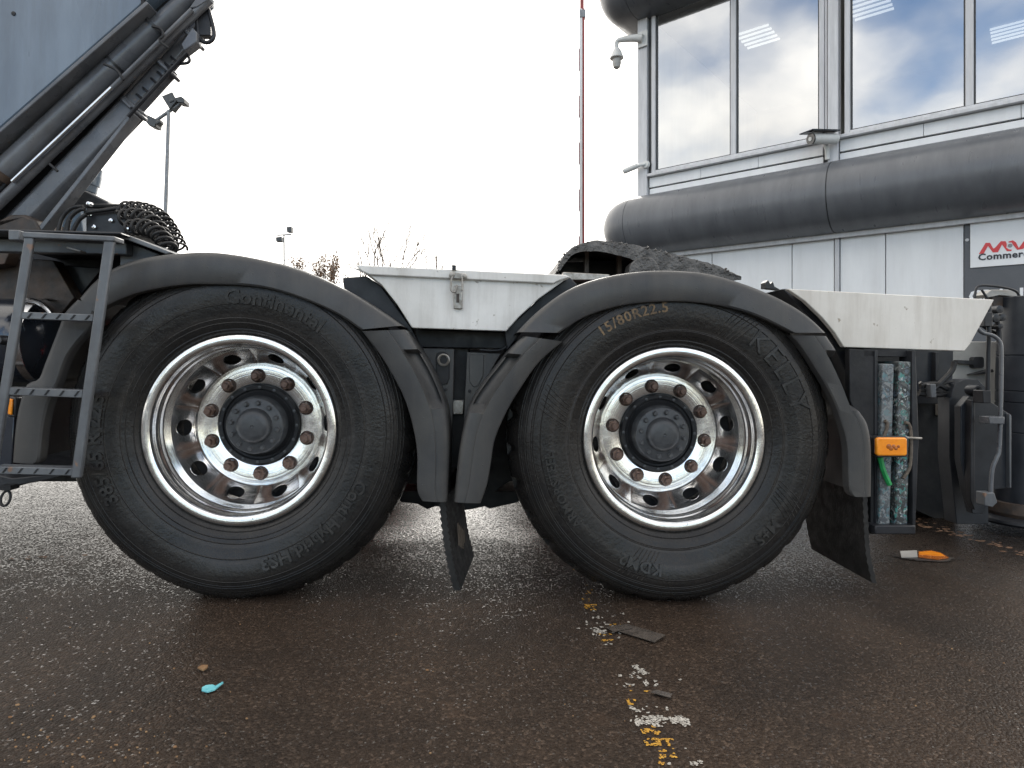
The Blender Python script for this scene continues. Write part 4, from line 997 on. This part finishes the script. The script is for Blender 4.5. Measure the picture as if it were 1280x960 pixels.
sp('pipe_fitting', 'black', [(1231, 390), (1241, 390), (1241, 408), (1231, 408)], .64, .70); sp('pipe_fitting', 'black', [(1229, 488), (1239, 488), (1239, 504), (1229, 504)], .64, .70)
vv = MB()
for (u, v, r_) in ((1246, 387, 5), (1250, 397, 4.5), (1242, 398, 5), (1247, 408, 3.5)): vv.lathe([(.0001, -.02), (r_ * k7, -.018), (r_ * k7, .03)], 12, c=tuple(P(u, v, .68)))
vv.tube(pline([(1246, 400), (1249, 418), (1248, 440)], .70, 8), 3 * k7, 8); vv.build('valve', 'black', st)
MB().tube(pline([(1225, 404), (1236, 412), (1250, 418)], .72, 8), 2.6 * k7, 8).build('hydraulic_hose', 'hose', st)
yc = .98; cc = P(1283, 500, yc); k9 = pm(yc, 1280)
zt, zb = P(1283, 372, yc).z, P(1283, 626, yc).z
cyl = MB().lathe([(.0001, zt), (31 * k9, zt), (32 * k9, zt - .004)] + [q for v in (445, 489, 503, 540) for q in ((32 * k9, P(1283, v - 1, yc).z), (30.8 * k9, P(1283, v, yc).z), (32 * k9, P(1283, v + 1, yc).z))] + [(32 * k9, zb), (.0001, zb)], 48, c=(cc.x, yc + .0, 0), axis='Z')
cyl.build('leg_cylinder', 'navy', st)
MB().lathe([(.0001, zb), (40 * k9, zb), (41 * k9, zb - .05), (38 * k9, zb - .07), (.0001, zb - .07)], 40, c=(cc.x, yc, 0), axis='Z').build('leg_base', 'rust', st)
z2 = P(1283, 648, yc).z
MB().lathe([(.0001, z2 + .02), (52 * k9, z2 + .02), (56 * k9, z2 + .012), (57 * k9, z2), (54 * k9, z2 - .012), (.0001, z2 - .015)], 48, c=(cc.x, yc, 0), axis='Z').build('foot_disc', 'black', st)
sp('rear_panel', 'pale', [(1176, 500), (1180, 441), (1206, 427), (1252, 427), (1256, 520), (1176, 520)], 1.16, 1.22)
kp = MB().prism(rrect(1217, 446, 1230, 460, 3), 1.13, 1.16); kp.prism([(1197, 450), (1218, 451), (1218, 456), (1197, 454)], 1.13, 1.16); kp.build('panel_lock', 'hub', st)
sp('cable_lug', 'hub', [(1215, 468), (1242, 461), (1243, 465), (1228, 468)], 1.12, 1.16)
sp('rear_plate', 'navy', [(1140, 434), (1192, 436), (1190, 505), (1140, 505)], 1.08, 1.14)
sp('lower_beam', 'chassis', [(1100, 490), (1200, 496), (1200, 640), (1186, 656), (1140, 636), (1100, 620)], 1.20, 1.5)
sp('weld_strip', 'black', [(1170, 440), (1174, 440), (1173, 476), (1169, 476)], 1.05, 1.08)
for pl, r_ in (([(1150, 482), (1170, 480), (1186, 487), (1200, 484)], 3), ([(1148, 492), (1168, 494), (1190, 492)], 3), ([(1168, 486), (1180, 474), (1190, 463), (1193, 452)], 3.2), ([(1150, 478), (1164, 486), (1184, 478), (1204, 480)], 2.2), ([(1150, 488), (1175, 490), (1196, 500)], 2.5)):
    MB().tube(pline(pl, .90, 14), r_ * pm(.9, 1170), 8).build('hydraulic_hose', 'hose', st)
sp('hose_clamp', 'ladder', [(1163, 480), (1170, 480), (1171, 497), (1164, 497)], .86, .90)
hl = MB().tube(pline([(1218, 380), (1220, 362), (1226, 357), (1245, 358), (1262, 361), (1272, 366), (1276, 378)], .95, 30), 1.5 * pm(.95, 1245), 8)
hl.tube(pline([(1227, 362), (1234, 373), (1238, 380)], .95, 8), 1.4 * pm(.95, 1245), 8); hl.build('lamp_guard', 'black', st)
sp('work_lamp', 'pale', [(1232, 368), (1240, 362), (1262, 362), (1274, 366), (1272, 371), (1250, 369), (1236, 372)], .98, 1.06)
sp('lamp_mount', 'rust', [(1240, 371), (1268, 370), (1270, 384), (1242, 384)], .99, 1.04)

# ================================================================== BUILDING
bld = empty('office_building', mw=MB_)
tag(bld, 'two storey office with mirrored windows above a dark rounded cladding band', 'building')
def fq(px, o0, o1): return MB().prism3([Q(u, v, o0) for u, v in px], (0, o0 - o1, 0))     # o1 < o0: pushed back into the wall
def hz(s): return s * 16.24 + CAMH                           # slope above the horizon -> height
TR = Q(1420, 300, 0).x
def bbox(t0, t1, h0, h1, o0, o1, name, mt, parent=bld, bevel=.0): return MB().box((t0, -o0, h0), (t1, -o1, h1)).build(name, mt, parent, bevel=bevel)
def tq(u, o=0): return Q(u, 300, o).x
Z0 = -.6
# wall panels under the roll
edges = [tq(800), tq(890), tq(990), tq(1043)]
for a, b_ in zip(edges, edges[1:]): bbox(a + .006, b_ - .006, Z0, hz(.125), .0, -.15, 'wall_panel', 'clad', bevel=.004)
bbox(tq(1044), tq(1049.5), Z0, hz(.125), .03, -.1, 'pilaster', 'trim', bevel=.004)
for a, b_ in ((tq(1050), tq(1107)), (tq(1107), tq(1205))): bbox(a + .006, b_ - .006, Z0, hz(.125), .0, -.15, 'wall_panel', 'clad', bevel=.004)
bbox(tq(1205) + .003, TR, Z0, hz(.125), .012, -.15, 'sign_panel', 'signgrey', bevel=.004)
bbox(tq(800), TR, Z0, hz(.125), -.155, -.3, 'wall', 'gasket')
bbox(tq(800), TR, hz(.125), hz(.20), -.06, -.3, 'wall', 'gasket')
# strips under the windows
U0, U1, U2 = 811, 1030, 1049
for a, b_ in ((tq(812), tq(1029)), (tq(1050), TR)):
    L_ = b_ - a; n = 3
    for k in range(n):
        bbox(a + L_ * k / n + .003, a + L_ * (k + 1) / n - .003, hz(.1885), hz(.199), .01, -.05, 'cladding_strip', 'clad', bevel=.003)
    bbox(a, b_, hz(.170), hz(.1870), .0, -.05, 'cladding_strip', 'clad', bevel=.003)
    bbox(a, b_, hz(.1995), hz(.2025), .10, -.05, 'window_sill', 'trim', bevel=.006)
bbox(tq(799), tq(810.5), hz(.16), hz(.40), .06, -.12, 'corner_post', 'trim', bevel=.006)
bbox(tq(811.2), tq(814.5), hz(.19), hz(.40), .0, -.12, 'shadow_gap', 'gasket')
bbox(tq(1036), tq(1049), hz(.165), hz(.46), .07, -.12, 'pilaster', 'trim', bevel=.006)
bbox(tq(1031.5), tq(1034.2), hz(.2), hz(.46), .02, -.12, 'pilaster', 'trim', bevel=.004)
HT = hz(.381)
def window(u0, u1, um):
    w = empty('window', bld)
    t0, t1, tm = tq(u0), tq(u1), tq(um); hb = hz(.2028); f = .075
    MB().box((t0, -.03, hb), (t0 + f, .12, HT)).box((t1 - f, -.03, hb), (t1, .12, HT)).box((t0 + f, -.03, hb), (t1 - f, .12, hb + .05)).box((t0 + f, -.03, HT - f), (t1 - f, .12, HT)).build('frame', 'trim', w, bevel=.008)
    MB().box((tm - .045, -.025, hb + .05), (tm + .045, .12, HT - f)).build('mullion', 'trim', w, bevel=.008)
    for a, b_ in ((t0 + f, tm - .045), (tm + .045, t1 - f)):
        MB().add([(a, .03, hb + .05), (b_, .03, hb + .05), (b_, .03, HT - f), (a, .03, HT - f)], [(0, 1, 2, 3)]).build('pane', 'glass', w, smooth=0)
        g_ = MB(); d = .02
        g_.box((a, .005, hb + .05), (a + d, .028, HT - f)).box((b_ - d, .005, hb + .05), (b_, .028, HT - f)).box((a + d, .005, hb + .05), (b_ - d, .028, hb + .05 + d)); g_.build('gasket', 'gasket', w)
window(815, 1031, 917); window(1056, 1500, 1212)
bbox(tq(799), TR + 3, HT, hz(.40), .0, -.2, 'wall', 'trim')
# room behind
rm = MB(); ra, rb = tq(803), tq(1600)
for a, b_, c, d in (((ra, .25, 0), (rb, .25, 0), (rb, 5.5, 0), (ra, 5.5, 0)),): pass
zf, zc = hz(.19) - .6, hz(.372)
rm.box((ra, 5.5, zf), (rb, 5.6, zc)).box((ra, .3, zf - .1), (rb, 5.6, zf)).box((ra, .16, zc + .02), (rb, 5.6, zc + .1)).box((ra - .1, .2, zf), (ra, 5.6, zc))
rm.build('interior', 'room', bld, smooth=0)
def ceil_pt(u, v):
    d = MBI.to_3x3() @ ray(u, v); return CB + d * ((zc - .03 - CB.z) / d.z)
for (u, v) in ((947, 47), (1088, 9), (1264, 40)):
    c = ceil_pt(u, v); L_ = MB()
    for k in range(5): L_.box((c.x - .30, c.y - .34 + k * .16, zc - .03), (c.x + .30, c.y - .295 + k * .16, zc - .005))
    L_.build('ceiling_light', 'lamp', bld)
# rounded cladding rolls, wrapped round the corner
def roll(hmid, rad, ctr_out, joints, name):
    n = 18
    sec = [(ctr_out + rad * 1.0 * math.cos(a), rad * math.sin(a)) for a in [R(92 - 184 * i / n) for i in range(n + 1)]]
    sec = [(-.02, rad + .015), (ctr_out - .05, rad + .015)] + sec + [(-.02, -rad - .01)]
    def pt(t, o, h): return (t, -o, h + hmid)
    C_ = len(sec)
    def strip(cols, nm):
        m = MB(); m.v = [p for c in cols for p in c]
        for i in range(len(cols) - 1):
            for j in range(C_ - 1): m.f.append((i * C_ + j, (i + 1) * C_ + j, (i + 1) * C_ + j + 1, i * C_ + j + 1)); m.m.append(0)
        for i in (0, len(cols) - 1): m.f.append(tuple(i * C_ + j for j in range(C_))); m.m.append(0)
        m.build(nm, 'roll', bld, smooth=50)
    t0 = tq(800)
    # corner: quarter turn about the building's corner
    cols = []
    for k in range(17):
        a = R(90 * k / 16); cols.append([(t0 - math.sin(a) * (o + .02) , -math.cos(a) * (o + .02) + .02, h + hmid) for o, h in sec])
    cols.append([(t0 - (o + .02), 3.0, h + hmid) for o, h in sec])
    strip(cols, name)
    js = [t0] + joints + [TR + 3]
    for a, b_ in zip(js, js[1:]):
        g_ = .008
        strip([[pt(a + g_, o, h) for o, h in sec], [pt(b_ - g_, o, h) for o, h in sec]], name)
    m = MB()
    for a in js[:-1]:
        m.v_len = len(m.v)
        o_ = len(m.v)
        for dt in (-.01, .01):
            m.v += [pt(a + dt, o - .012, h * .985) for o, h in sec]
        for j in range(C_ - 1): m.f.append((o_ + j, o_ + C_ + j, o_ + C_ + j + 1, o_ + j + 1)); m.m.append(0)
    m.build('joint_strip', 'gasket', bld)
roll((hz(.178) + hz(.114)) / 2 + .0, (hz(.178) - hz(.114)) / 2, .12, [tq(1034, .55)], 'cladding_roll')
roll(hz(.3745) + .56, .56, .16, [tq(1034, .55)], 'roof_roll')
bbox(tq(800), TR + 3, hz(.110), hz(.1145), .10, .02, 'drip_edge', 'trim')
bbox(tq(801), TR + 3, hz(.40), hz(.50), -.05, -.4, 'wall', 'gasket')
MB().box((tq(800) + .03, .32, Z0), (tq(800) + .2, 6, hz(.40))).build('side_wall', 'clad', bld)

# ---- sign board on the dark panel
def onwall(u, v, o): return MB_ @ Q(u, v, o)
sgn = empty('sign_board', mw=MB_ @ Matrix.Translation((tq(1213), -.012, hz(.076))))
tag(sgn, 'white sign board with red zigzag logo reading Commercial on the dark panel', 'sign')
def sq(u, v, o):
    p = Q(u, v, o); return Vector((p.x - tq(1213), p.y + .012, p.z - hz(.076)))
tl, bl = Q(1213, 268, .03), Q(1212, 335, .03)
MB().box((0, -.018, bl.z - hz(.076)), (3.0, -.001, tl.z - hz(.076) + .02)).build('board', 'signwhite', sgn, bevel=.003)
def sprism(px, o0, o1, name, mt): return MB().prism3([sq(u, v, o0) for u, v in px], (0, o0 - o1, 0)).build(name, mt, sgn)
sprism([(1223.5, 317.5), (1232, 303.5), (1237.5, 303.5), (1241.5, 310.5), (1243.5, 310), (1251, 301.5), (1257, 301.5), (1258.5, 305), (1258, 309.5), (1261, 311.5), (1265, 312), (1264, 313.8), (1258.5, 314), (1252.5, 305.5), (1247.5, 315.2), (1241, 315.5), (1235, 307.5), (1229.5, 317)], .034, .0305, 'logo', 'red')
sprism([(1260.5, 302), (1266, 300.3), (1270, 303), (1273.5, 310), (1282, 298.5), (1290, 297), (1279, 311), (1271.5, 312.3), (1267, 307), (1264.5, 303), (1260.8, 303.2)], .034, .0305, 'logo', 'red')
c = sq(1262.6, 307, .034); MB().lathe([(.0001, -.002), (.024, -.002), (.024, .003)], 20, c=tuple(c)).build('logo_dot', 'galvpole', sgn)
vs, fs = text_geo('Commercial', .118, .002, .0035, 'LEFT', 1.08)
p0 = sq(1222.5, 325.5, .034); me = MB(); me.add([(p0.x + v.x, p0.y - .001 - v.z * .5, p0.z + v.y) for v in vs], fs); me.build('lettering', 'ink', sgn)
vs, fs = text_geo('CRANE LORRY SALES', .20, .002, .008, 'LEFT', 1.05)
p0 = Q(1211, 377, .016); me = MB(); me.add([(p0.x + v.x, -.016 - v.z * .5, p0.z + v.y) for v in vs], fs); me.build('wall_lettering', 'signwhite', bld)
MB().lathe([(.0001, -.012), (.02, -.01), (.022, .004)], 12, c=tuple(Q(1209, 300, .012))).build('bolt', 'trim', bld)

# ---- CCTV cameras
def cct(name, u, v, o, label): return tag(empty(name, mw=MB_ @ Matrix.Translation(Q(u, v, o))), label, 'security camera')
def rel(u, v, o, base): return Q(u, v, o) - base
o0 = .07; base = Q(806, 50, o0)
c = cct('dome_camera', 806, 50, o0, 'white dome camera on a bracket arm at the top of the building corner')
k = 11.5 / 800
MB().box((-.13, -.03, -.12), (.06, 0, .16)).build('mount_plate', 'cctv', c, bevel=.008)
arm = [Vector((-.02, -.05, .02)), Vector((-.18, -.10, .05)), Vector((-.42, -.16, .07)), Vector((-.47, -.17, .03)), Vector((-.47, -.17, -.07))]
MB().tube(smooth_line(arm, 20), [.075 - .04 * i / 19 for i in range(20)], 14).build('bracket_arm', 'cctv', c)
MB().lathe([(.0001, .0), (.05, -.01), (.085, -.07), (.11, -.14), (.125, -.18), (.12, -.19), (.0001, -.19)], 28, c=(-.47, -.17, -.06), axis='Z').build('housing', 'cctv', c)
MB().lathe([(.075, .03), (.078, -.08), (.06, -.15), (.03, -.175), (.0001, -.18)], 24, c=(-.47, -.17, -.26), axis='Z').build('dome', 'pale', c)
c = cct('bullet_camera', 808, 206, o0, 'small white bullet camera low on the building corner post')
MB().lathe([(.0001, -.05), (.06, -.045), (.07, 0), (.07, .001)], 20, c=(.0, 0, 0)).build('mount_plate', 'cctv', c)
MB().tube([(0, -.04, .0), (-.08, -.09, -.01), (-.13, -.10, -.02)], .028, 10).build('bracket_arm', 'cctv', c)
MB().tube([(-.12, -.10, -.015), (-.36, -.16, -.085)], .05, 16).tube([(-.352, -.158, -.083), (-.37, -.163, -.088)], .042, 14, 1).build('housing', ['cctv', 'lens'], c)
c = cct('bullet_camera', 1035, 200, .06, 'black fronted bullet camera on a white post between the two windows')
p = Q(1035, 200, .06)
MB().tube([(0, -.03, -.0), (.0, -.05, .14), (-.02, -.12, .24)], .035, 10).build('bracket_arm', 'cctv', c)
a_, d_ = Vector((.12, -.06, .27)), Vector((-.12, -.44, .22))
MB().tube([a_, d_], .075, 18).tube([d_ - (d_ - a_) * .02, d_ + (d_ - a_) * .03], .080, 18, 1).tube([d_, d_ + (d_ - a_) * .05], .03, 14, 0).build('housing', ['cctv', 'lens'], c)
MB().prism3([Vector((-.27, -.48, .30)), Vector((-.06, -.58, .30)), Vector((.20, -.13, .355)), Vector((.04, -.03, .355))], (0, 0, .018)).build('sun_shield', 'lens', c, bevel=.003)

# ================================================================== BACKGROUND
def Wp(u, v, z): return Vector((0, 0, CAMH)) + ray(u, v) * z
def ground_z(x, y):
    p = MI @ Vector((x, y, 0)); d = MI.to_3x3() @ Vector((0, 0, 1)); return -p.z / d.z
def thing_at(name, u, z, label, cat, group=None):
    p = Wp(u, 450, z); gz = ground_z(p.x, p.y); o = empty(name, loc=(p.x, p.y, gz)); tag(o, label, cat, group); return o, Vector((p.x, p.y, gz))
# raised barrier boom
o, b0 = thing_at('barrier_gate', 727, 16.0, 'raised red and white barrier boom standing upright beside the office', 'barrier')
zj = Wp(727, 17, 16.0).z - b0.z; q = 1.68
MB().box((-.034 * q, -.05, .9), (.0095 * q, .05, zj + .1)).build('boom', 'barwhite', o, bevel=.006)
MB().box((.010 * q, -.055, .9), (.040 * q, .055, zj + .1)).build('edge_strip', 'dullred', o)
z = zj - .9
while z > 1.2:
    MB().box((-.044 * q, -.052, z - .52), (-.0345 * q, .052, z)).build('reflector', 'dullred', o); z -= 1.17
MB().box((-.03 * q, -.07, zj - .12), (.055 * q, .08, zj + .07)).build('boom_joint', 'galvpole', o, bevel=.008)
MB().box((-.02 * q, -.05, zj + .1), (.03 * q, .05, zj + 2.2)).build('boom_tip', 'dullred', o)
MB().box((-.2, -.2, 0), (.2, .25, 1.05)).build('cabinet', 'dullred', o, bevel=.02)
# floodlight masts
def mast(u_top, v_top, u_bot, z, rpx, label):
    top = Wp(u_top, v_top, z); o, p = thing_at('floodlight_mast', u_bot, z, label, 'floodlight', 'floodlight masts in the yard')
    t = top - p; lean = Vector((t.x, t.y, t.z)); k = z / 800
    MB().tube([(0, 0, 0), lean], [rpx * k * 1.3, rpx * k], 12).build('pole', 'galvpole', o)
    return o, p, k
def head(o, p, z, px, th, nm='floodlight'):
    return MB().prism3([Wp(u, v, z) - p for u, v in px], (0, th, 0)).build(nm, 'flood', o, bevel=.02)
z = 17.0
o, p, k = mast(211, 138, 200, z, 2.2, 'tall twin floodlight mast standing behind the crane boom')
MB().tube([Wp(193, 152, z) - p, Wp(229, 127, z) - p], 2.2 * k, 10).build('cross_arm', 'galvpole', o)
for px in ([(173, 141), (176, 139.5), (196, 149), (194, 159), (186, 157)], [(201.5, 120), (215, 114.5), (221, 126), (212, 137)]):
    h_ = head(o, p, z - .1, px, .30)
head(o, p, z - .2, [(218, 122), (226, 120), (230, 123), (230, 129), (222, 128)], .3, 'control_gear')
head(o, p, z - .12, [(211, 125), (217, 123), (217.5, 126), (212, 128.5)], .04, 'lamp_glass')
head(o, p, z - .2, [(194, 151), (200, 149), (200, 153), (195, 156)], .2, 'control_gear')
z = 42.0
o, p, k = mast(355, 293, 355.5, z, .9, 'small distant twin floodlight mast above the front mudguard')
MB().tube([Wp(346.5, 294, z) - p, Wp(364.5, 293, z) - p], .9 * k, 8).build('cross_arm', 'galvpole', o)
head(o, p, z - .2, [(358, 283.5), (364, 283), (364, 290), (358.5, 290)], .4); head(o, p, z - .2, [(344.5, 296.5), (351.5, 295.5), (352, 301.5), (345, 302)], .4)
# bare trees
def tree(u, z, vt, label, seed, spread=.42, levels=5, leaves=0, wpx=None, trunk=.13, nb=3):
    o, p = thing_at('bare_tree' if not leaves else 'hedge_tree', u, z, label, 'tree', 'winter trees beyond the yard')
    H = Wp(u, vt, z).z - p.z; rn = random.Random(seed); br = MB(); tk_ = MB(); lf = MB()
    tk_.tube([(0, 0, 0), (rn.uniform(-.1, .1), 0, H * .2), (rn.uniform(-.15, .15), rn.uniform(-.1, .1), H * .38)], [trunk, trunk * .85, trunk * .7], 8)
    top = Vector(tk_.v[-1])
    def grow(a, d, L, r_, lv):
        b_ = a + d * L; mid = a.lerp(b_, .5) + Vector((rn.uniform(-1, 1), rn.uniform(-1, 1), rn.uniform(-.3, .6))) * L * .07
        br.tube([a, mid, b_], [r_, r_ * .8, r_ * .62], 5 if lv < 3 else 4, cap=False)
        if leaves and lv >= 2:
            for _ in range(leaves):
                q = a.lerp(b_, rn.random()) + Vector([rn.gauss(0, .16) for _ in range(3)]); s = rn.uniform(.05, .11)
                e1 = Vector([rn.uniform(-1, 1) for _ in range(3)]).normalized() * s; e2 = e1.orthogonal().normalized() * s * .6
                lf.add([q - e1, q + e2, q + e1, q - e2], [(0, 1, 2, 3)])
        if lv >= levels: return
        for k in range(nb if lv < 3 else 2 + (rn.random() < .4)):
            nd = (d + Vector((rn.gauss(0, spread), rn.gauss(0, spread), rn.uniform(-.05, .35)))).normalized()
            grow(a.lerp(b_, rn.uniform(.55, 1.0)), nd, L * rn.uniform(.62, .82), r_ * .62, lv + 1)
    for k in range(4):
        grow(Vector((0, 0, H * rn.uniform(.24, .38))), Vector((rn.gauss(0, spread), rn.gauss(0, spread), 1)).normalized(), H * .22, trunk * .5, 1)
    tk_.build('trunk', 'bark', o)
    zmax = max(v[2] for v in br.v); f = H / zmax
    br.v = [(x, y, z_ * f if z_ > 0 else z_) for x, y, z_ in br.v]; br.build('crown', 'bark', o, recalc=False)
    if leaves: lf.v = [(x, y, z_ * f) for x, y, z_ in lf.v]; lf.build('leaves', 'deadleaf', o, recalc=False, smooth=0)
tree(486, 46, 266, 'tallest bare winter tree rising above the white locker', 11, .36, 5, trunk=.13)
tree(455, 52, 286, 'thin bare sapling left of the tallest bare tree', 12, .16, 4, trunk=.11, nb=2)
tree(548, 52, 295, 'thin bare sapling right of the tallest bare tree', 14, .17, 4, trunk=.11, nb=2)
tree(566, 55, 322, 'low bare tree just above the locker latch', 15, .5, 4, trunk=.10)
for i, (u, vt, lb) in enumerate(((372, 312, 'brown leaved tree right beside the small distant floodlight mast'), (396, 314, 'brown leaved tree in the middle of the row above the front mudguard'), (418, 308, 'brown leaved tree at the end of the row nearest the white locker'))):
    tree(u, 50, vt, lb, 30 + i, .22, 4, leaves=4, trunk=.09)

bpy.context.view_layer.update()
